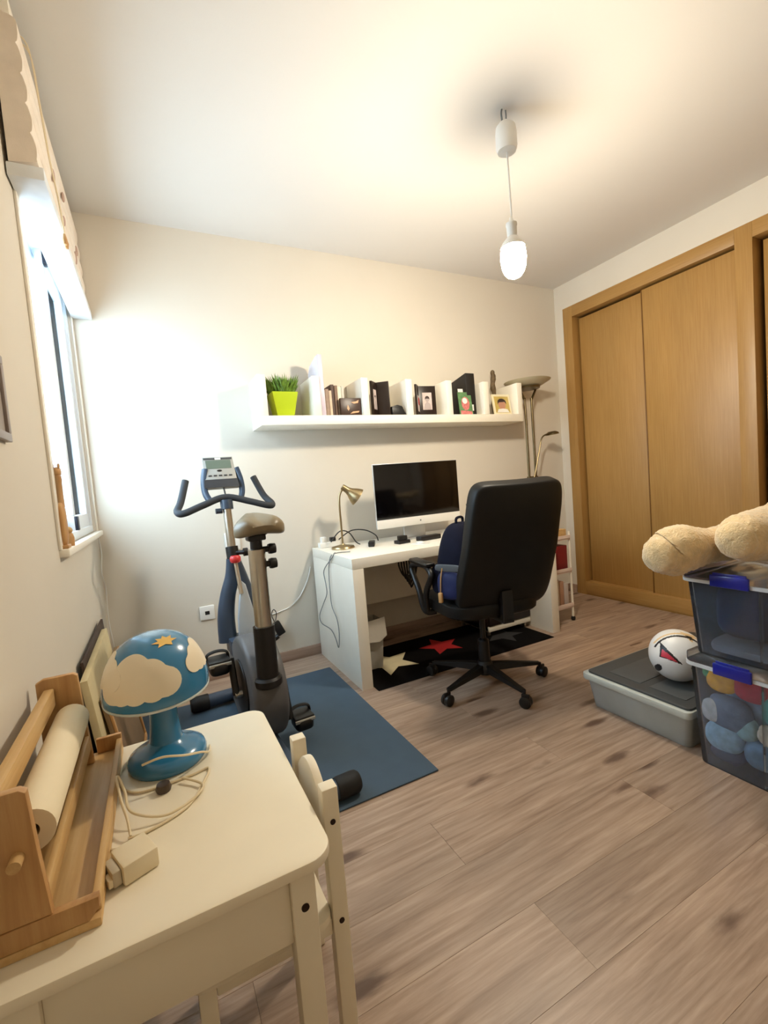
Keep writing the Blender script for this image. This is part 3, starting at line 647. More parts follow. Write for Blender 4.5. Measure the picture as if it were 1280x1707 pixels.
# backrest: padded shell, narrower at top, leaning back
def backfn(c):
    t = (c.z+.32)/.64
    w = 1-.10*max(0, t-.15)
    curve = -.02*cos((t-.5)*pi*1.1)
    return (c.x*w, c.y+curve+(.03*(c.x/.26)**2), c.z)
MB_ = tr(.035, -.265, .765) @ rotx(radians(19))
b = B(); b.sup(.26, .046, .33, .22, .32, 48, 30, M=MB_, fn=backfn); part(OC, 'backrest', b, LEATHER)
b = B(); b.box(-.03, .03, -.26, -.225, .41, .56, bev=.005); b.box(-.03, .03, -.26, -.08, .40, .424, bev=.004); part(OC, 'back_support', b, BLACKP)
for sx in (-1, 1):
    b = B(); x = sx*.275
    b.tube(spline([(sx*.22, .09, .412), (x, .11, .42), (x+sx*.012, .15, .53), (x+sx*.012, .235, .635), (x, .16, .665), (x, .05, .665), (x+sx*.004, -.01, .625), (x+sx*.008, .06, .53), (x, .08, .425)], 7), .016, 10)
    arm = part(OC, 'armrest', b, BLACKP)
    b = B(); b.box(x-.028, x+.028, .0, .23, .67, .692, bev=.009, seg=3); part(arm, 'arm_pad', b, BLACKP)

# backpack resting on the seat against the back
BP = root('backpack', 'navy blue school backpack sitting on the office chair seat', 'backpack', (1.668, 1.90, .5105), radians(25))
b = B(); b.sup(.135, .105, .19, .6, .7, 36, 22, M=tr(0, 0, .19), fn=lambda c: (c.x*(1-.3*max(0, c.z/.19)), c.y*(1-.3*max(0, c.z/.19)), c.z)); part(BP, 'body', b, NAVY)
b = B(); b.sup(.10, .05, .08, .5, .6, 28, 16, M=tr(0, .1, .09)); b2 = part(BP, 'front_pocket', b, NAVY)
b = B(); b.sup(.035, .07, .07, .6, .6, 24, 14, M=tr(-.125, .0, .08)); part(BP, 'side_pocket', b, BLUEF)
b = B(); b.sup(.005, .075, .018, .5, .6, 20, 8, M=tr(-.146, 0, .17) @ roty(.1)); part(BP, 'grey_band', b, mat('grey_band', (74, 78, 84), .6))
b = B(); b.tube(spline([(-.03, 0, .36), (-.03, 0, .40), (.03, 0, .40), (.03, 0, .36)], 6), .007, 8); part(BP, 'handle', b, NAVY)
b = B(); b.tube(spline([(-.15, .03, .17), (-.162, .035, .12), (-.165, .04, .05)], 5), .003, 7); kc = part(BP, 'key_strap', b, mat('tan_strap', (190, 150, 90), .6))
b = B(); b.box(-.175, -.157, .03, .05, .0, .05, bev=.004); part(kc, 'wooden_tag', b, PINEX)

# ------------------------------------------------------------------ exercise mat + bike
b = B(); b.prism([(.04, 1.452), (1.165, 1.452), (1.165, 2.668), (.04, 2.668)], .0005, .007, bev=.002); single('exercise_mat', b, mat('slate_foam_mat', (62, 82, 100), .75, var=.05, bump=.25, bscale=500), 'slate blue exercise mat spread on the floor under the bike', 'mat')
BK = root('exercise_bike', 'grey upright exercise bike on the slate mat facing the back wall', 'exercise bike', (.632, 2.03, .007), .057)
for nm, v, hw, r in (('rear_stabilizer', -.53, .20, .034), ('front_stabilizer', .53, .245, .034)):
    b = B(); b.tube([(-hw+.06, v, .04), (hw-.06, v, .04)], r, 16); stb = part(BK, nm, b, DARKST)
    for s_ in (-1, 1):
        b = B(); b.lathe([(0, 0), (.030, .002), (.038, .012), (.040, .03), (.040, .085), (.038, .092), (0, .092)], 20, M=tr(s_*hw, v, .04) @ roty(-s_*pi/2)); part(stb, 'end_cap', b, RUBBER)
b = B(); b.box(-.03, .03, -.52, .52, .03, .085, bev=.008); part(BK, 'base_beam', b, DARKST)
# flywheel housing: round drum with a tail towards the front
poly = ell(.03, .265, .225, .225, 30, radians(40), radians(300))+[(.20, .075), (.29, .11), (.31, .21), (.29, .34), (.24, .42)]
b = B(); b.prism([(p[0], p[1]) for p in poly], -.072, .072, bev=.022, seg=4, M=MYZ); hs = part(BK, 'flywheel_housing', b, GREYP)
b = B(); b.prism(ell(.03, .265, .125, .125, 28), .070, .079, bev=.003, M=MYZ); part(hs, 'side_disc', b, BLACKP)
b = B(); b.prism(ell(.03, .265, .125, .125, 28), -.079, -.070, bev=.003, M=MYZ); part(hs, 'side_disc', b, BLACKP)
b = B(); b.box(-.0735, .0735, .17, .30, .36, .435, bev=.006); part(hs, 'front_cover', b, DARKST)
b = B(); b.tube([(-.11, -.0, .255), (.11, -.0, .255)], .014, 14); part(BK, 'crank_axle', b, CHROME)
for s_, dv, dz in ((-1, .055, .145), (1, -.055, -.155)):
    x = s_*.104
    b = B(); b.tube([(x, -.0, .255), (x, -.0+dv, .255+dz)], .013, 10, squash=1.2); cr = part(BK, 'crank', b, BLACKP)
    px_ = s_*.155; pv, pz = dv, .255+dz
    b = B(); b.box(px_-.045, px_+.045, pv-.05, pv+.05, pz-.014, pz+.014, bev=.005)
    b.sup(.042, .055, .03, .5, .5, 24, 10, M=tr(px_, pv-.005, pz-.02)); pdl = part(BK, 'pedal', b, BLACKP)
    b = B(); b.box(px_-.046, px_+.046, pv-.056, pv-.048, pz-.008, pz+.006, bev=.002); part(pdl, 'reflector', b, mat('reflector_silver', (190, 186, 176), .25, metal=.5))
    b = B(); b.tube(spline([(px_-.046, pv+.02, pz), (px_-.04, pv+.02, pz+.03), (px_, pv+.02, pz+.04), (px_+.04, pv+.02, pz+.03), (px_+.046, pv+.02, pz)], 5), .006, 8, squash=2); part(pdl, 'toe_strap', b, RUBBER)
# seat column
b = B(); b.tube([(-.004, -.17, .335), (.0, -.165, .575)], .043, 20); slv = part(BK, 'seat_tube', b, BLACKP)
b = B(); b.lathe([(.05, 0), (.056, .006), (.056, .03), (.048, .04), (.045, .04)], 22, M=tr(-.004, -.17, .33)); part(slv, 'collar', b, BLACKP)
b = B(); b.tube([(.0, -.165, .56), (.0, -.172, .89)], .034, 20); part(BK, 'seat_post', b, CHROME)
b = B(); b.tube([(.0, -.17, .885), (.0, -.176, .93)], .024, 16); b.box(-.035, .035, -.205, -.145, .925, .95, bev=.006); part(BK, 'seat_clamp', b, BLACKP)
for zz, dv in ((.825, -.168), (.885, -.17)):
    b = B(); b.tube([(.0, dv, zz), (.055, dv-.01, zz)], .012, 10); b.lathe([(0, 0), (.02, 0), (.022, .01), (.02, .028), (0, .028)], 12, M=tr(.045, dv-.01, zz) @ roty(pi/2)); part(BK, 'clamp_knob', b, BLACKP)
# saddle
def saddle(c):
    t = (c.y+.13)/.26           # 0 rear, 1 nose
    w = 1.0 if t < .3 else max(.25, 1-1.25*(t-.3))
    dip = -.034*math.exp(-(c.x/.035)**2)*(1-t)*(1 if c.z > 0 else 0)
    drop = -.03*(c.x/.1)**2*(1-t*.6)
    return (c.x*w, c.y, c.z+dip+drop)
b = B(); b.sup(.105, .13, .042, .65, .75, 40, 18, M=tr(.012, -.15, .995) @ rotx(radians(3)), fn=saddle); part(BK, 'saddle', b, mat('taupe_vinyl', (126, 112, 88), .38, var=.05))
b = B()
for s_ in (-1, 1): b.tube(spline([(s_*.055, -.24, .975), (s_*.03, -.20, .948), (s_*.02, -.12, .945), (s_*.01, -.05, .97)], 5), .005, 8)
part(BK, 'saddle_rail', b, BLACKP, kind='stuff')
# front frame: fork of two legs under the handlebar post
b = B(); b.tube(spline([(-.0, .30, .80), (-.012, .305, .72), (-.045, .30, .62), (-.065, .285, .52), (-.068, .275, .41)], 7), [.034]*8+[.034+.0005*i for i in range(21)], 14); part(BK, 'front_frame', b, DARKST)
b = B(); b.tube(spline([(.0, .30, .80), (.03, .295, .70), (.055, .28, .58), (.06, .26, .41)], 7), .03, 14); part(BK, 'front_frame', b, DARKST)
b = B(); b.prism([(-.026, .40), (.056, .39), (.056, .55), (.03, .68), (.012, .70), (-.008, .60), (-.02, .52)], -.012, .012, bev=.006, seg=3, M=tr(0, .235, 0) @ rotx(pi/2)); part(BK, 'shroud', b, mat('pale_grey_shroud', (186, 196, 204), .3, var=.03))
b = B(); b.tube([(.004, .215, .64), (.0, .262, .79)], .010, 10); kn = part(BK, 'tension_rod', b, CHROME)
b = B(); b.lathe([(0, -.012), (.02, -.012), (.026, -.004), (.026, .012), (.02, .02), (0, .02)], 16, M=tr(.0, .255, .80)); part(kn, 'tension_knob', b, mat('red_knob', (206, 52, 52), .4))
b = B(); b.tube([(.0, .30, .78), (.0, .315, .86)], .03, 16); b.tube([(0, .30, .83), (.05, .27, .83)], .011, 10); b.lathe([(0, 0), (.02, 0), (.02, .02), (0, .02)], 12, M=tr(.045, .272, .83) @ roty(pi/2)); part(BK, 'post_joint', b, BLACKP)
b = B(); b.tube([(.0, .31, .84), (.0, .335, 1.08)], .0205, 16); part(BK, 'handlebar_post', b, CHROME)
b = B(); b.tube([(.0, .325, 1.045), (.0, .332, 1.09)], .03, 14); b.lathe([(0, 0), (.013, 0), (.013, .03), (0, .03)], 10, M=tr(-.025, .325, 1.04) @ roty(-pi/2)); part(BK, 'bar_clamp', b, DARKST)
b = B(); b.tube(spline([(-.165, .42, 1.20), (-.20, .38, 1.10), (-.225, .33, 1.055), (-.20, .30, 1.045), (-.11, .315, 1.075), (0, .335, 1.105), (.11, .315, 1.075), (.20, .30, 1.045), (.225, .33, 1.055), (.20, .38, 1.10), (.165, .42, 1.20)], 7), .0165, 14); part(BK, 'handlebar', b, mat('handlebar_foam', (44, 48, 54), .7, bump=.2, bscale=300))
# console
Mc = tr(-.008, .365, 1.15) @ rotx(radians(-20))
b = B(); b.prism([(-.082, 0), (.082, 0), (.078, .06), (.074, .165), (-.074, .165), (-.078, .06)], -.018, .018, bev=.006, M=Mc @ rotx(pi/2)); cn = part(BK, 'console', b, SILVP)
b = B(); b.box(-.06, .06, -.0195, -.017, .10, .145, M=Mc); part(cn, 'display', b, mat('lcd_green_grey', (106, 122, 110), .25))
b = B(); b.box(-.068, .068, -.0193, -.017, .148, .158, M=Mc); part(cn, 'header_print', b, mat('console_dark_print', (70, 74, 76), .4))
b = B(); b.box(-.014, .014, -.0197, -.017, .148, .158, M=Mc); part(cn, 'header_badge', b, WHITEP)
b = B(); b.prism(ell(0, 0, .012, .005, 14), 0, .002, M=Mc @ tr(0, -.018, .088) @ rotx(pi/2)); part(cn, 'badge', b, BLACKP)
for k in range(5):
    b = B(); b.box(-.056+k*.0245, -.040+k*.0245, -.021, -.017, .058, .066, bev=.0015, M=Mc); part(cn, 'button', b, mat('button_dark', (60, 62, 64), .4))
b = B(); b.prism([(-.083, 0), (.083, 0), (.079, .042), (-.079, .042)], .0185, .0205, M=Mc @ rotx(pi/2)); part(cn, 'lower_panel', b, mat('console_charcoal', (54, 58, 64), .4))
for s_ in (-1, 1):
    b = B(); b.tube(spline([(s_*.075, .39, 1.25), (s_*.088, .375, 1.19), (s_*.088, .36, 1.13), (s_*.07, .34, 1.085)], 6), .011, 10, squash=1.5); part(BK, 'console_bracket', b, DARKST)
b = B(); b.tube(spline([(0, .34, 1.10), (.002, .35, 1.125), (0, .36, 1.155)], 5), .004, 7); part(BK, 'sensor_cable', b, CABLE_K)

# ------------------------------------------------------------------ sockets and chargers on the back wall
def socket(x, z, label, w=.085, h=.085):
    r = root('wall_socket', label, 'socket', (x, D, z))
    b = B(); b.box(-w/2, w/2, -.011, 0, -h/2, h/2, bev=.004); p = part(r, 'plate', b, WHITEP)
    b = B(); b.box(-.013, .013, -.0125, -.01, -.011, .011, bev=.002); part(p, 'jack', b, BLACKP)
    return r
socket(.517, .42, 'white wall socket plate with small dark jack left of the bike')
socket(.705, .835, 'white wall plate behind the bike handlebar post', .09, .11)
ad = root('plug_adapter', 'black plug adapter hanging in a cable near the wall right of the bike', 'adapter', (.93, D-.03, .24))
b = B(); b.box(-.026, .026, -.02, .02, -.045, .045, bev=.006, M=roty(radians(-24))); bd = part(ad, 'body', b, BLACKP)
b = B(); b.lathe([(.016, 0), (.016, .03), (.01, .045), (0, .045)], 12, M=tr(-.006, 0, -.05) @ roty(radians(240))); part(bd, 'cable_exit', b, BLACKP)
for zz in (-.008, .018):
    b = B(); b.tube([(-.025, 0, zz), (-.05, 0, zz+.006)], .0025, 7); part(bd, 'pin', b, CHROME)
b = B(); b.tube(spline([(-.02, .0, .045), (-.035, .005, .09), (-.02, .005, .125), (-.004, .005, .10), (-.014, .0, .05)], 6), .0028, 7); part(ad, 'cable_loop', b, CABLE_K)
cable('white_wall_cable', [(.90, D-.005, .33), (.96, D-.005, .34), (1.03, D-.005, .36), (1.10, D-.005, .42), (1.16, D-.005, .52), (1.185, D-.006, .60)], .0035, WHITEP, 'thin white cable running along the back wall to the desk')

# ------------------------------------------------------------------ children's table
TX0, TX1, TY0, TY1, TZ = .012, .512, .722, 1.335, .50
tb = root('childrens_table', 'small cream-white childrens table in the foreground by the left wall', 'table', ((TX0+TX1)/2, (TY0+TY1)/2, 0))
def rrect(x0, x1, y0, y1, r, n=7):
    o = []
    for cx, cy, a in ((x1-r, y1-r, 0), (x0+r, y1-r, pi/2), (x0+r, y0+r, pi), (x1-r, y0+r, 3*pi/2)):
        o += [(cx+r*cos(a+pi/2*k/n), cy+r*sin(a+pi/2*k/n)) for k in range(n+1)]
    return o
b = B(); b.prism(rrect(TX0, TX1, TY0, TY1, .045), TZ-.02, TZ, bev=.004, seg=2); part(tb, 'tabletop', b, CREAMW, world=True)
for sx, xx in ((0, TX0+.035), (1, TX1-.035-.043)):
    for sy, yy in ((0, TY0+.02), (1, TY1-.02-.043)):
        b = B(); b.box(xx, xx+.043, yy, yy+.043, 0, TZ-.0205, bev=.003); lg = part(tb, 'leg', b, CREAMW, world=True)
        b = B(); b.lathe([(0, 0), (.007, 0), (.007, .002), (0, .002)], 12, M=tr(xx+.0215, yy-.001, TZ-.09) @ rotx(pi/2) @ tr(0, 0, -.001)); part(lg, 'bolt', b, mat('dark_bolt', (40, 26, 22), .4, metal=.4), world=True)
for (x0, x1, y0, y1) in ((TX0+.078, TX1-.078, TY0+.03, TY0+.046), (TX0+.078, TX1-.078, TY1-.046, TY1-.03), (TX0+.045, TX0+.061, TY0+.063, TY1-.063), (TX1-.061, TX1-.045, TY0+.063, TY1-.063)):
    b = B(); b.box(x0, x1, y0, y1, TZ-.152, TZ-.0205, bev=.002); part(tb, 'apron', b, CREAMW, world=True)

# ------------------------------------------------------------------ children's chair at the table
kc = root('childrens_chair', 'small cream-white childrens chair with curved back pushed to the table', 'chair', (.43, .96, 0))
CX1, CY0, CY1 = .562, .838, 1.078
for yy in (CY0, CY1-.03):
    b = B(); b.box(CX1-.033, CX1, yy, yy+.03, 0, .53, bev=.003); lg = part(kc, 'back_post', b, CREAMW, world=True)
    for zz in (.255, .462):
        b = B(); b.lathe([(0, 0), (.0055, 0), (.0055, .002), (0, .002)], 12, M=tr(CX1-.016, yy, zz) @ rotx(pi/2)); part(lg, 'bolt', b, MATS['dark_bolt'], world=True)
    b = B(); b.box(CX1-.285, CX1-.255, yy, yy+.03, 0, .262, bev=.003); part(kc, 'front_leg', b, CREAMW, world=True)
    b = B(); b.box(CX1-.2545, CX1-.034, yy+.006, yy+.024, .228, .262, bev=.003); part(kc, 'side_rail', b, CREAMW, world=True)
N = 14; top = [(CY0+.031+(CY1-CY0-.062)*k/N, .455+.075*sin(pi*(.08+.84*k/N))) for k in range(N+1)]
b = B(); b.prism(top[::-1]+[(CY0+.031, .385), (CY1-.031, .385)], CX1-.027, CX1-.009, bev=.003, M=MYZ); part(kc, 'back_board', b, CREAMW, world=True)
b = B(); b.prism(rrect(CX1-.30, CX1-.034, CY0-.012, CY1+.012, .03), .263, .279, bev=.003); part(kc, 'seat', b, CREAMW, world=True)

# ------------------------------------------------------------------ paper roll holder on the table
EY0, EY1 = .78, 1.315
ph = root('paper_roll_holder', 'pine table easel holding a paper roll at the table left side', 'paper holder', (.088, (EY0+EY1)/2, TZ))
b = B(); b.box(.016, .164, EY0, EY1, TZ+.0005, TZ+.014, bev=.002); base = part(ph, 'base_board', b, PINE, world=True)
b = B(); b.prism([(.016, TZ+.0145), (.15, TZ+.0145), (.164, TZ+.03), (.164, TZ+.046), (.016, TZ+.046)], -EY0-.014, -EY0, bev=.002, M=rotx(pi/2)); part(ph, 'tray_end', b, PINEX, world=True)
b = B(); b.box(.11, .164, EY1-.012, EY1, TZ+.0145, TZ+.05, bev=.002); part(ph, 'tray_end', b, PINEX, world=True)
b = B(); b.box(.153, .164, EY0+.0145, EY1-.0125, TZ+.0145, TZ+.04, bev=.002); part(ph, 'tray_rim', b, PINE, world=True)
for y0, hook in ((EY0+.001, False), (EY1-.055, True)):
    pol = [(.016, TZ+.046 if not hook else TZ+.0145), (.108, TZ+.046 if not hook else TZ+.0145), (.101, TZ+.14), (.096, TZ+.232), (.088, TZ+.238), (.03, TZ+.238), (.016, TZ+.23)]
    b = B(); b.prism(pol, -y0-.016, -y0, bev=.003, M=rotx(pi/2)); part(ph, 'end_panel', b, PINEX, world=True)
b = B(); b.box(.03, .05, EY0+.0175, EY1-.0555, TZ+.175, TZ+.215, bev=.003); part(ph, 'back_rail', b, PINE, world=True)
b = B(); b.box(.095, .105, EY0+.0175, EY1-.0555, TZ+.05, TZ+.085, bev=.002); part(ph, 'paper_guide', b, PINE, world=True)
b = B(); b.tube([(.078, EY0-.02, TZ+.145), (.078, EY1-.05, TZ+.145)], .0085, 14); part(ph, 'dowel', b, PINE, world=True)
rl = root('paper_roll', 'roll of white drawing paper on the dowel of the pine holder', 'paper roll', (.083, 1.03, TZ+.145))
b = B()
bm = bmesh.new(); n = 26; y0, y1 = .828, 1.222; rings = []
for (yy, r) in ((y0, .0125), (y0, .033), (y1, .033), (y1, .0125)):
    rings.append([bm.verts.new((.083+r*cos(2*pi*k/n), yy, TZ+.149+r*sin(2*pi*k/n))) for k in range(n)])
for i in range(4):
    A, C = rings[i], rings[(i+1) % 4]
    for k in range(n): bm.faces.new((A[k], A[(k+1) % n], C[(k+1) % n], C[k]))
bmesh.ops.recalc_face_normals(bm, faces=bm.faces[:]); b._merge(bm)
PAPER = mat('drawing_paper', (236, 222, 190), .75, var=.02)
part(rl, 'roll', b, PAPER, world=True)

# ------------------------------------------------------------------ cloud lamp on the table
cl = root('cloud_lamp', 'blue mushroom table lamp with cream clouds on the childrens table', 'lamp', (.265, 1.20, TZ+.0005))
b = B(); b.lathe([(0, 0), (.082, 0), (.086, .006), (.087, .016), (.083, .026), (.066, .036), (.045, .044), (.036, .054), (0, .054)], 40); part(cl, 'base', b, BLUEP)
b = B(); b.lathe([(.04, .04), (.035, .06), (.031, .10), (.029, .15), (.028, .20), (0, .20)], 28); part(cl, 'stem', b, BLUEP)
RX, RZ, Z0 = .115, .135, .178
Ms = tr(-.006, .0, 0) @ tr(0, 0, Z0) @ rotx(radians(3)) @ tr(0, 0, -Z0)
def dome(th, ph_, k=1.0): return Vector((RX*k*cos(ph_)**.8*cos(th), RX*k*cos(ph_)**.8*sin(th), Z0+RZ*k*sin(ph_)))
b = B(); prof = [(RX*.93, Z0-.006), (RX*.985, Z0)]+[(RX*cos(j*pi/2/14)**.8, Z0+RZ*sin(j*pi/2/14)) for j in range(1, 14)]+[(0, Z0+RZ)]
b.lathe([(0, Z0+.02), (RX*.9, Z0+.0), (RX*.9, Z0-.006)]+prof, 48, M=Ms); shd = part(cl, 'shade', b, BLUEP)
b = B(); b.tube([Ms @ Vector((RX*.965*cos(2*pi*k/48), RX*.965*sin(2*pi*k/48), Z0-.004)) for k in range(48)], .0035, 8, closed=True); part(shd, 'rim', b, mat('pale_rim', (196, 206, 206), .4))
def cloud(th0, ph0, sc, blobs, name='cloud'):
    """cream cloud: union outline of bumps laid on the dome as a thin raised patch"""
    n = 72; rad = []
    for k in range(n):
        a = 2*pi*k/n; best = .0
        for (bx_, by_, br) in blobs:      # ray from 0 to far side of each circle
            dx, dy = cos(a), sin(a); q = bx_*dx+by_*dy; c_ = bx_*bx_+by_*by_-br*br; dsc = q*q-c_
            if dsc > 0: best = max(best, q+math.sqrt(dsc))
        rad.append(best)
    b = B(); bm = b.bm; rr = (0, .35, .7, 1)
    rings = [[bm.verts.new(Ms @ dome(th0, ph0, 1.012))]]
    for f_ in rr[1:]:
        rings.append([bm.verts.new(Ms @ dome(th0+sc*f_*rad[k]*cos(2*pi*k/n)/max(.3, cos(ph0)), min(1.5, ph0+sc*.95*f_*rad[k]*sin(2*pi*k/n)), 1.012)) for k in range(n)])
    rings.append([bm.verts.new(Ms @ dome(th0+sc*rad[k]*cos(2*pi*k/n)/max(.3, cos(ph0)), min(1.5, ph0+sc*.95*rad[k]*sin(2*pi*k/n)), .998)) for k in range(n)])
    for k in range(n): bm.faces.new((rings[0][0], rings[1][k], rings[1][(k+1) % n]))
    for A, C in zip(rings[1:], rings[2:]):
        for k in range(n): bm.faces.new((A[k], C[k], C[(k+1) % n], A[(k+1) % n]))
    part(shd, name, b, CLOUD)
CB = [(-.55, -.2, .38), (-.1, .12, .48), (.32, .02, .4), (.62, -.18, .34), (0, -.3, .28), (-.3, -.3, .28), (.35, -.3, .26)]
cloud(radians(-112), .56, .78, CB)
cloud(radians(-14), .62, .55, [(-p[0], p[1], p[2]) for p in CB])
cloud(radians(100), .6, .7, CB)
cloud(radians(190), .62, .6, CB)
b = B(); bm = b.bm
SUN = mat('yellow_sun', (226, 186, 96), .4)
for k0 in range(1):
    vs_ = [bm.verts.new(Ms @ dome(radians(-60)+(.55 if j % 2 else .30)*cos(2*pi*j/14), 1.18+(.16 if j % 2 else .09)*sin(2*pi*j/14), 1.014)) for j in range(14)]
    bm.faces.new(vs_)
part(shd, 'sun_decal', b, SUN)
b = B(); b.lathe([(0, 0), (.014, 0), (.016, .006), (.013, .016), (0, .018)], 16); single('lamp_switch', b, mat('switch_brown', (70, 56, 44), .35), 'small round dark switch on the cream lamp cord', 'switch', loc=(.252, 1.075, TZ+.0005))
cz = TZ+.0035
cA = [(.20, 1.285), (.168, 1.22), (.165, 1.15), (.196, 1.10), (.243, 1.09), (.31, 1.095), (.346, 1.10), (.324, 1.038), (.291, .984), (.226, .955), (.19, .955)]
b = B(); b.tube(spline([(x, y, cz) for x, y in cA], 6), .0026, 8); lc = root('extension_lead', 'cream lamp cord coiled on the childrens table with a white plug', 'cable', (.25, 1.0, TZ)); part(lc, 'cord', b, CABLE_W, world=True)
b = B(); b.tube(spline([(.195, .95, cz+.006), (.19, .98, cz+.02), (.18, 1.02, cz+.03), (.172, 1.06, cz+.045), (.168, 1.085, cz+.05), (.172, 1.09, cz+.048), (.184, 1.05, cz+.035), (.196, 1.0, cz+.02), (.25, .975, cz+.006), (.30, .995, cz+.004), (.328, 1.035, cz+.004), (.29, 1.085, cz+.006)], 6), .0026, 8); part(lc, 'cord', b, CABLE_W, world=True)
b = B(); b.tube(spline([(.215, 1.11, .552), (.255, 1.098, .562), (.30, 1.10, .55), (.335, 1.13, .53), (.352, 1.16, .51), (.358, 1.20, .504)], 6), .0026, 8); part(lc, 'cord', b, CABLE_W, world=True)
pg = root('transformer_plug', 'white transformer plug lying on the childrens table by the holder', 'plug', (.20, .872, TZ+.0005), radians(22))
b = B(); b.box(-.022, .034, -.03, .03, 0, .034, bev=.004); bd = part(pg, 'body', b, mat('plug_cream', (230, 216, 184), .45))
b = B(); b.box(-.036, -.0225, -.024, .018, .004, .03, bev=.003); part(bd, 'face', b, mat('plug_grey', (186, 172, 146), .45))
b = B(); b.box(-.03, -.012, -.022, -.0, .006, .02, bev=.002, M=tr(-.012, 0, 0)); part(bd, 'socket_block', b, MATS['plug_cream'])
b = B(); b.tube([(0, .03, .017), (-.004, .052, .012), (-.01, .068, .008)], [.006, .004, .003], 8); part(bd, 'strain_relief', b, CABLE_W)
# ------------------------------------------------------------------ boards leaning on the left wall behind the table
def leaning(label, y0, y1, x_foot, h, tilt, th, m, frame=None):
    r = root('leaning_board', label, 'board', (x_foot, (y0+y1)/2, .0075), group='boards leaning on the left wall')
    Mr = roty(radians(-tilt)); L2 = (y1-y0)/2
    b = B(); b.box(0, th, -L2, L2, 0, h, bev=.002, M=Mr); part(r, 'panel', b, m)
    if frame:
        b = B(); w = .022
        for q in ((-L2, L2, 0, w), (-L2, L2, h-w, h), (-L2, -L2+w, w, h-w), (L2-w, L2, w, h-w)): b.box(th, th+.008, q[0], q[1], q[2], q[3], bev=.002, M=Mr)
        part(r, 'edge_frame', b, frame)
leaning('dark thin board leaning closest to the left wall', 1.86, 2.52, .050, .58, 3.6, .010, mat('dark_board', (58, 40, 30), .6))
leaning('thick cream canvas leaning on the left wall behind the table', 1.72, 2.40, .085, .56, 6.0, .022, mat('cream_canvas', (206, 190, 148), .8))
leaning('wood-framed board leaning outermost of the stack by the left wall', 1.80, 2.44, .135, .46, 9.0, .014, mat('brown_hardboard', (138, 112, 82), .6), PINEX)

# ------------------------------------------------------------------ blind over the window
bl = root('roman_blind', 'raised beige roman blind with faint pattern above the window', 'blind', (.05, 2.34, 2.13))
BY0, BY1 = 1.74, 2.945
FAB = mat('beige_blind_fabric', (236, 224, 210), .85, var=.05, vscale=20, bump=.15, bscale=400)
b = B(); b.box(.001, .06, BY0, BY1, 2.60, 2.645, bev=.004); part(bl, 'head_rail', b, WHITE, world=True)
prof = [(.012, 2.60)]
for k in range(5):
    z1 = 2.60-k*.085; prof += [(.068+.003*k, z1-.012), (.074+.003*k, z1-.045), (.071+.003*k, z1-.075), (.066+.003*k, z1-.084)]
prof += [(.012, 2.165)]
bm = bmesh.new(); pr = spline([(p[0], 0, p[1]) for p in prof], 4)
va = [bm.verts.new((p.x, BY0, p.z)) for p in pr]; vb = [bm.verts.new((p.x, BY1, p.z)) for p in pr]
for i in range(len(pr)-1): bm.faces.new((va[i], vb[i], vb[i+1], va[i+1]))
bm.faces.new((va[-1], vb[-1], vb[0], va[0])); bm.faces.new(va[::-1]); bm.faces.new(vb)
bmesh.ops.recalc_face_normals(bm, faces=bm.faces[:])
b = B(); b._merge(bm); fab = part(bl, 'folded_fabric', b, FAB, world=True)
for (y_, z_, hh, ww) in ((2.12, 2.37, .05, .014), (2.38, 2.44, .04, .012), (2.62, 2.30, .06, .012), (2.70, 2.37, .05, .010), (2.30, 2.30, .04, .012)):
    b = B(); b.sup(.006, ww, hh/2, .9, .9, 12, 8, M=tr(.082+.0005*(2.6-z_), y_, z_)); part(fab, 'woven_motif', b, mat('motif_rose', (192, 164, 150), .85), world=True)
b = B(); b.box(.004, .098, BY0, BY1, 2.125, 2.165, bev=.004); part(bl, 'bottom_bar', b, mat('white_bar', (232, 236, 240), .4), world=True)
for yy in (1.80, 1.83):
    b = B(); b.tube(spline([(.03, yy, 2.60), (.088, yy-.01, 2.56), (.100, yy, 2.4), (.102, yy+.06, 2.28), (.104, yy+.16, 2.20), (.106, yy+.2, 2.10)], 6), .002, 7); cdp = part(bl, 'pull_cord', b, CABLE_W, world=True)
    b = B(); b.lathe([(0, 0), (.006, .004), (.008, .02), (.004, .04), (0, .042)], 12, M=tr(.106, yy+.2, 2.06)); part(cdp, 'toggle', b, PINEX, world=True)
# wooden figures on the sill
wf = root('wooden_figure', 'tall slim wooden animal figure standing on the window sill', 'figurine', (.012, 1.875, WZ0))
b = B(); b.sup(.014, .028, .075, .7, .8, 20, 16, M=tr(0, 0, .082)); part(wf, 'body', b, PINEX)
b = B(); b.tube(spline([(0, .005, .14), (0, .012, .2), (0, .008, .25)], 5), [.013, .012, .012, .011, .011, .011, .011, .011, .012, .012, .01], 12); nk = part(wf, 'neck', b, PINEX)
b = B(); b.sup(.012, .024, .016, .8, .8, 16, 10, M=tr(0, .018, .262)); hd_ = part(wf, 'head', b, PINEX)
for s_ in (-1, 1):
    b = B(); b.sup(.004, .005, .010, 1, 1, 10, 8, M=tr(s_*.008, .002, .28)); part(hd_, 'ear', b, PINEX)
b = B(); b.box(-.014, .014, -.03, .03, 0, .012, bev=.003); part(wf, 'foot_plate', b, PINEX)
wf2 = root('wooden_peg_doll', 'short rounded wooden figure on the sill beside the taller one', 'figurine', (.014, 1.965, WZ0))
b = B(); b.lathe([(0, 0), (.014, 0), (.015, .03), (.010, .046), (0, .046)], 18); part(wf2, 'body', b, PINEX)
b = B(); b.sup(.012, .012, .013, 1, 1, 16, 10, M=tr(0, 0, .056)); part(wf2, 'head', b, PINE)
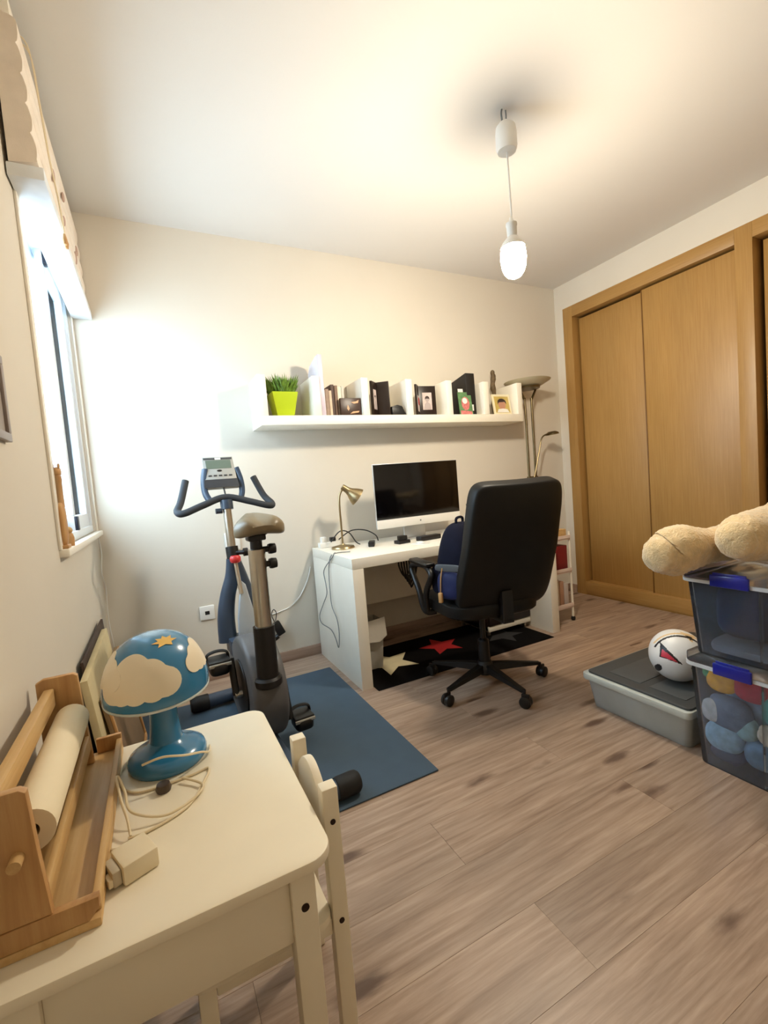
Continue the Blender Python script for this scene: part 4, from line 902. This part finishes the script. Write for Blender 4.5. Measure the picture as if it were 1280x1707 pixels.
# frame on the left wall at the edge of the picture
wp_ = root('wall_picture', 'grey-framed picture hanging on the left wall near the camera', 'picture', (0, 1.25, 1.38))
b = B()
for q in ((1.11, 1.39, 1.285, 1.305), (1.11, 1.39, 1.465, 1.485), (1.11, 1.13, 1.305, 1.465), (1.37, 1.39, 1.305, 1.465)): b.box(.001, .014, q[0]-.03, q[1]-.03, q[2], q[3], bev=.002)
part(wp_, 'frame', b, mat('grey_frame', (148, 136, 128), .5), world=True)
b = B(); b.box(.001, .007, 1.10, 1.34, 1.305, 1.465); part(wp_, 'print', b, mat('grey_print', (160, 150, 142), .6), world=True)
# slack cords in the corner
cable('corner_cord', [(.012, 2.87, .955), (.014, 2.90, .86), (.010, 2.85, .76), (.014, 2.91, .66), (.012, 2.88, .5), (.02, 2.925, .3), (.022, 2.93, .16)], .0035, WHITEP, 'white slack cord hanging down the left corner below the window')

# ------------------------------------------------------------------ under-bed box, ball, toy boxes, plush on the right
ub = root('underbed_box', 'flat milky plastic under-bed box with dark lid on the floor', 'storage box', (2.44, 1.25, 0))
MILK = clear('milky_plastic', (.95, .97, .98), haze=.5, haze_rgb=(236, 238, 234), gloss=.2, rough=.2)
UX0, UX1, UY0, UY1, UH = 2.02, 2.86, 1.004, 1.475, .165
def tub(x0, x1, y0, y1, z0, z1, draft, wall, r=.05, n=5):
    """open tub with tapered sides, made of an outer and an inner skin"""
    bm = bmesh.new(); rings = []
    for (d_, z) in ((draft, z0), (0, z1), (wall, z1), (draft+wall, z0+wall)):
        rings.append([bm.verts.new((p[0], p[1], z)) for p in rrect(x0+d_, x1-d_, y0+d_, y1-d_, r, n)])
    m_ = len(rings[0])
    for A, C in zip(rings, rings[1:]):
        for k in range(m_): bm.faces.new((A[k], A[(k+1) % m_], C[(k+1) % m_], C[k]))
    bm.faces.new(rings[0][::-1]); bm.faces.new(rings[-1])
    bmesh.ops.recalc_face_normals(bm, faces=bm.faces[:]); return bm
b = B(); b._merge(tub(UX0, UX1, UY0, UY1, .002, UH-.02, .02, .003, .022)); part(ub, 'tub', b, MILK, world=True)
b = B(); b.prism(rrect(UX0-.014, UX1+.014, UY0-.003, UY1+.014, .025), UH-.035, UH-.006, bev=.004); b.prism(rrect(UX0+.02, UX1-.02, UY0+.02, UY1-.02, .05), UH-.0055, UH-.004); part(ub, 'rim', b, mat('milky_rim', (190, 196, 190), .4), world=True)
b = B(); b.prism(rrect(UX0+.004, UX1-.004, UY0+.004, UY1-.004, .02), UH-.006, UH+.004, bev=.003); lid = part(ub, 'lid', b, mat('slate_lid', (62, 66, 68), .5, var=.04), world=True)
for k in range(2):
    b = B(); b.box(UX0+.06, UX1-.06, UY0+.05+k*.19, UY0+.20+k*.19, UH+.004, UH+.0065, bev=.001); part(lid, 'lid_rib', b, mat('slate_lid_rib', (70, 74, 76), .5), world=True)
b = B(); b.box(UX0+.05, UX1-.05, UY0+.05, UY1-.05, .006, .105, bev=.03, seg=3); single('folded_blanket', b, mat('pale_blanket', (226, 226, 216), .9, var=.1), 'pale folded blanket inside the flat under-bed box', 'blanket')

# football: white with dark and coloured print
FBW = mat('ball_white', (232, 232, 230), .35, var=.02)
FBK = mat('ball_black', (22, 20, 26), .4)
FBR = mat('ball_red', (200, 52, 72), .4)
FBO = mat('ball_cream', (226, 196, 150), .4)
b = B(); bm = bmesh.new(); bmesh.ops.create_icosphere(bm, subdivisions=6, radius=.108)
vn = Vector((-.79, -.50, .36)).normalized(); vr = vn.cross(Vector((0, 0, 1))).normalized()*-1; vu = vr.cross(vn)*-1
def in_tri(p, t):
    sg = [(t[k-1][0]-p[0])*(t[k][1]-p[1])-(t[k][0]-p[0])*(t[k-1][1]-p[1]) for k in range(3)]
    return all(v >= 0 for v in sg) or all(v <= 0 for v in sg)
if vu.z < 0: vu = -vu
T1 = ((-.56, .40), (.16, -.36), (-.60, -.14)); T2 = ((-.50, .16), (.02, -.30), (-.56, -.12))
for f in bm.faces:
    c_ = f.calc_center_median().normalized(); idx = 0
    x_, y_, side = c_.dot(vr), c_.dot(vu), c_.dot(vn)
    if side < 0: x_ = -x_
    if in_tri((x_, y_), T2): idx = 2
    elif in_tri((x_, y_), T1): idx = 1
    elif math.hypot(x_+.66, (y_+.56)) < .13 or math.hypot(x_-.55, y_+.45) < .13: idx = 1
    else:
        d1 = math.hypot(x_-.12, y_+.30)
        if .98 < d1 < 1.04 and y_ > .2: idx = 1
        elif 1.08 < d1 < 1.14 and y_ > .35: idx = 3
        elif in_tri((x_, y_), ((.1, .9), (.5, .5), (.62, .78))): idx = 1 if in_tri((x_, y_), ((.2, .84), (.46, .58), (.54, .74))) else 3
    f.material_index = idx
bmesh.ops.recalc_face_normals(bm, faces=bm.faces[:])
mi = [f.material_index for f in bm.faces]
b._merge(bm); b.bm.faces.ensure_lookup_table()
for f, i in zip(b.bm.faces, mi): f.material_index = i
b.bm.transform(tr(2.235, 1.175, UH+.0065+.108))
single('football', b, [FBW, FBK, FBR, FBO], 'white football with black and red print on the dark lid', 'ball', ang=180)

# two clear boxes with blue clips
CLEARB = clear('clear_box_plastic', (.99, .995, 1), haze=.07, haze_rgb=(204, 224, 250), gloss=.25, rough=.1)
CLIP = mat('blue_clip', (16, 28, 150), .3, coat=.3)
BX0, BX1, BY_0, BY_1 = 1.985, 2.445, .668, .988
def clear_box(label, z0, z1):
    r = root('clear_storage_box', label, 'storage box', ((BX0+BX1)/2, (BY_0+BY_1)/2, z0), group='clear boxes with blue clips')
    b = B(); b._merge(tub(BX0, BX1, BY_0, BY_1, z0, z1-.03, .018, .003, .03)); part(r, 'tub', b, CLEARB, world=True)
    b = B()
    o_ = rrect(BX0-.012, BX1+.012, BY_0-.012, BY_1+.012, .035); i_ = rrect(BX0+.004, BX1-.004, BY_0+.004, BY_1-.004, .026)
    bm = bmesh.new(); R_ = []
    for ring, zz in ((o_, z1-.042), (o_, z1-.03), (i_, z1-.03), (i_, z1-.042)): R_.append([bm.verts.new((p[0], p[1], zz)) for p in ring])
    for q in range(4):
        A, C = R_[q], R_[(q+1) % 4]
        for k in range(len(A)): bm.faces.new((A[k], A[(k+1) % len(A)], C[(k+1) % len(C)], C[k]))
    bmesh.ops.recalc_face_normals(bm, faces=bm.faces[:]); b._merge(bm); part(r, 'rim', b, mat('milky_clear_rim', (206, 212, 218), .35), world=True)
    b = B(); b.prism(rrect(BX0-.010, BX1+.010, BY_0-.010, BY_1+.010, .035), z1-.0295, z1, bev=.003); part(r, 'lid', b, clear('clear_lid', (.985, .99, 1), haze=.15, haze_rgb=(206, 216, 228), gloss=.2), world=True)
    ym = (BY_0+BY_1)/2+.005
    b = B(); b.box(BX0-.024, BX0-.0125, ym-.058, ym+.058, z1-.045, z1-.004, bev=.004); b.box(BX0-.019, BX0-.0125, ym-.05, ym+.05, z1-.012, z1+.003, bev=.002); part(r, 'clip', b, CLIP, world=True)
    b = B(); b.box(BX1+.0125, BX1+.024, ym-.058, ym+.058, z1-.045, z1-.004, bev=.004); part(r, 'clip', b, CLIP, world=True)
    b = B(); b.box(BX0-.004, BX0+.012, .752, .757, z0+.02, z1-.045); part(r, 'rib', b, CLEARB, world=True)
    return r
ZB1, ZB2 = .412, .722
clear_box('lower clear box of toys with a blue clip on the floor', 0.0005, ZB1)
clear_box('upper clear box of dark clothes with a blue clip under the plush toy', ZB1+.0035, ZB2)
# contents
def lumpfn(seed, amp):
    rs = random.Random(seed); k = [(rs.uniform(8, 22), rs.uniform(0, 6), rs.uniform(8, 22), rs.uniform(0, 6)) for _ in range(4)]
    def fn(c):
        s_ = sum(sin(a*c.x+b_+3*c.z)*sin(d_*c.y+e_+5*c.z) for a, b_, d_, e_ in k)/4
        n_ = c.normalized() if c.length > 1e-6 else c
        return c+n_*amp*s_
    return fn
b = B(); b.sup(.185, .115, .108, .5, .5, 48, 28, M=tr(2.222, .825, .577), fn=lumpfn(2, .015)); single('dark_clothes', b, mat('dark_navy_cloth', (9, 15, 46), .9, var=.3, bump=.4, bscale=60, spec=.1), 'crumpled dark navy clothes inside the upper clear box', 'clothes')
b = B(); b.sup(.19, .125, .018, .4, .4, 36, 10, M=tr(2.215, .828, .437), fn=lumpfn(5, .006)); single('grey_cloth', b, mat('grey_blue_cloth', (112, 122, 140), .9, var=.2), 'pale grey-blue cloth at the bottom of the upper clear box', 'cloth')
toys = [('yellow', (222, 168, 48), (2.035, .90, .315), (.02, .05, .04), 'plush animal'), ('red', (176, 36, 62), (2.045, .815, .315), (.03, .055, .045), 'plush toy'),
        ('green', (62, 140, 96), (2.04, .947, .335), (.02, .018, .022), 'ball'), ('turquoise', (96, 186, 196), (2.045, .735, .262), (.03, .045, .05), 'plush toy'),
        ('white', (226, 226, 220), (2.045, .745, .17), (.03, .055, .032), 'soft bird'), ('slate', (98, 118, 150), (2.05, .885, .20), (.035, .07, .06), 'soft toy'),
        ('pale blue', (150, 192, 224), (2.045, .90, .105), (.03, .06, .05), 'soft toy'), ('steel blue', (96, 140, 186), (2.05, .79, .09), (.035, .05, .05), 'soft toy'),
        ('silver', (196, 202, 210), (2.03, .935, .20), (.018, .03, .04), 'foil toy'), ('light', (206, 216, 224), (2.052, .74, .066), (.03, .05, .022), 'cloth toy'),
        ('navy', (36, 50, 92), (2.05, .895, .045), (.03, .055, .022), 'cloth'), ('sky', (150, 196, 214), (2.05, .83, .165), (.025, .032, .04), 'plush toy')]
for i, (cn, cc, loc, rad, kind) in enumerate(toys):
    r = root('soft_toy', f'{cn} {kind} pressed against the side of the lower clear box', 'toy', loc, group='toys in the lower clear box')
    m = mat('toy_'+cn.replace(' ', '_'), cc, .8, var=.2, vscale=40, bump=.3, bscale=150)
    b = B(); b.sup(*rad, .8, .8, 26, 16, fn=lumpfn(i+10, .007)); part(r, 'body', b, m)
    b = B(); b.sup(rad[0]*.6, rad[1]*.36, rad[1]*.34, 1, 1, 16, 10, M=tr(0, rad[1]*.55, rad[2]*.55)); part(r, 'head', b, m)
    b = B(); b.sup(rad[0]*.35, rad[1]*.24, rad[1]*.5, 1, 1, 14, 10, M=tr(-.004, -rad[1]*.6, -rad[2]*.35) @ rotx(.6)); part(r, 'limb', b, m)
b = B(); b.sup(.155, .115, .16, .5, .5, 44, 24, M=tr(2.245, .828, .19), fn=lumpfn(31, .02)); single('toy_heap', b, mat('toy_heap_blue', (124, 150, 184), .9, var=.6, vscale=14), 'jumbled blue-grey soft toys filling the middle of the lower clear box', 'toys', kind='stuff')

# big plush lying across the boxes
PLUSH = mat('tan_plush', (222, 194, 146), .95, var=.12, vscale=45, bump=1.0, bscale=170, sheen=.6)
PLUSHL = mat('pale_plush_sole', (230, 206, 166), .95, var=.06, vscale=45, bump=.8, bscale=170, sheen=.6)
pt = root('plush_toy', 'big tan plush toy lying on the upper clear box with legs stretched out', 'plush toy', (2.2, .84, ZB2+.001))
def fur(c, seed=0):
    return sum(sin(f1*c.x+p1)*sin(f1*c.y+p2)*sin(f1*c.z+p3) for f1, p1, p2, p3 in ((60, 1+seed, 2, 3), (95, 4, 5+seed, 1), (150, 2, 1, 6+seed)))/3
def limb(pts, rads, seed):
    b = B(); P = spline(pts, 22); n_ = len(P); R_ = []
    for i in range(n_):
        t = i/(n_-1)*(len(rads)-1); k = min(int(t), len(rads)-2); u_ = t-k; u_ = u_*u_*(3-2*u_); R_.append(rads[k]*(1-u_)+rads[k+1]*u_)
    b.tube(P, R_, 64)
    # rounded ends
    b.sup(rads[0], rads[0], rads[0]*.62, 1, 1, 30, 18, M=Matrix.Translation(P[0]) @ (P[0]-P[2]).to_track_quat('Z', 'Y').to_matrix().to_4x4())
    for v in b.bm.verts: v.co += Vector((1, 1, 1)).normalized()*0+(v.co-min(P, key=lambda q: (q-v.co).length_squared)).normalized()*(.004*fur(v.co, seed)+.0022*sin(310*v.co.x+seed)*sin(290*v.co.y)*sin(330*v.co.z))
    return b
part(pt, 'leg', limb([(1.845, .985, .79), (1.895, .98, .792), (1.93, .965, .805), (2.06, .94, .80), (2.2, .90, .81)], [.062, .082, .084, .062, .07], 1), PLUSH, world=True)
part(pt, 'leg', limb([(1.94, .795, .845), (1.99, .795, .848), (2.10, .80, .845), (2.30, .83, .845), (2.44, .84, .85)], [.06, .078, .086, .088, .09], 2), PLUSH, world=True)
b = B(); b.sup(.19, .15, .115, .9, .9, 40, 24, M=tr(2.60, .84, .85), fn=lambda c: c+c.normalized()*.006*fur(c)); part(pt, 'body', b, PLUSH, world=True)
b = B(); b.sup(.12, .12, .11, 1, 1, 36, 22, M=tr(2.86, .84, .88), fn=lambda c: c+c.normalized()*.006*fur(c)); hd_ = part(pt, 'head', b, PLUSH, world=True)
for s_ in (-1, 1):
    b = B(); b.sup(.035, .04, .04, 1, 1, 16, 10, M=tr(2.92, .84+s_*.095, .94)); part(hd_, 'ear', b, PLUSHL, world=True)
b = B(); b.sup(.05, .06, .04, 1, 1, 20, 12, M=tr(2.86, .84, .975)); part(hd_, 'muzzle', b, PLUSHL, world=True)
for s_ in (-1, 1):
    part(pt, 'arm', limb([(2.60, .84+s_*.22, .80), (2.62, .84+s_*.2, .82), (2.65, .84+s_*.12, .86)], [.045, .05, .05], 3), PLUSH, world=True)
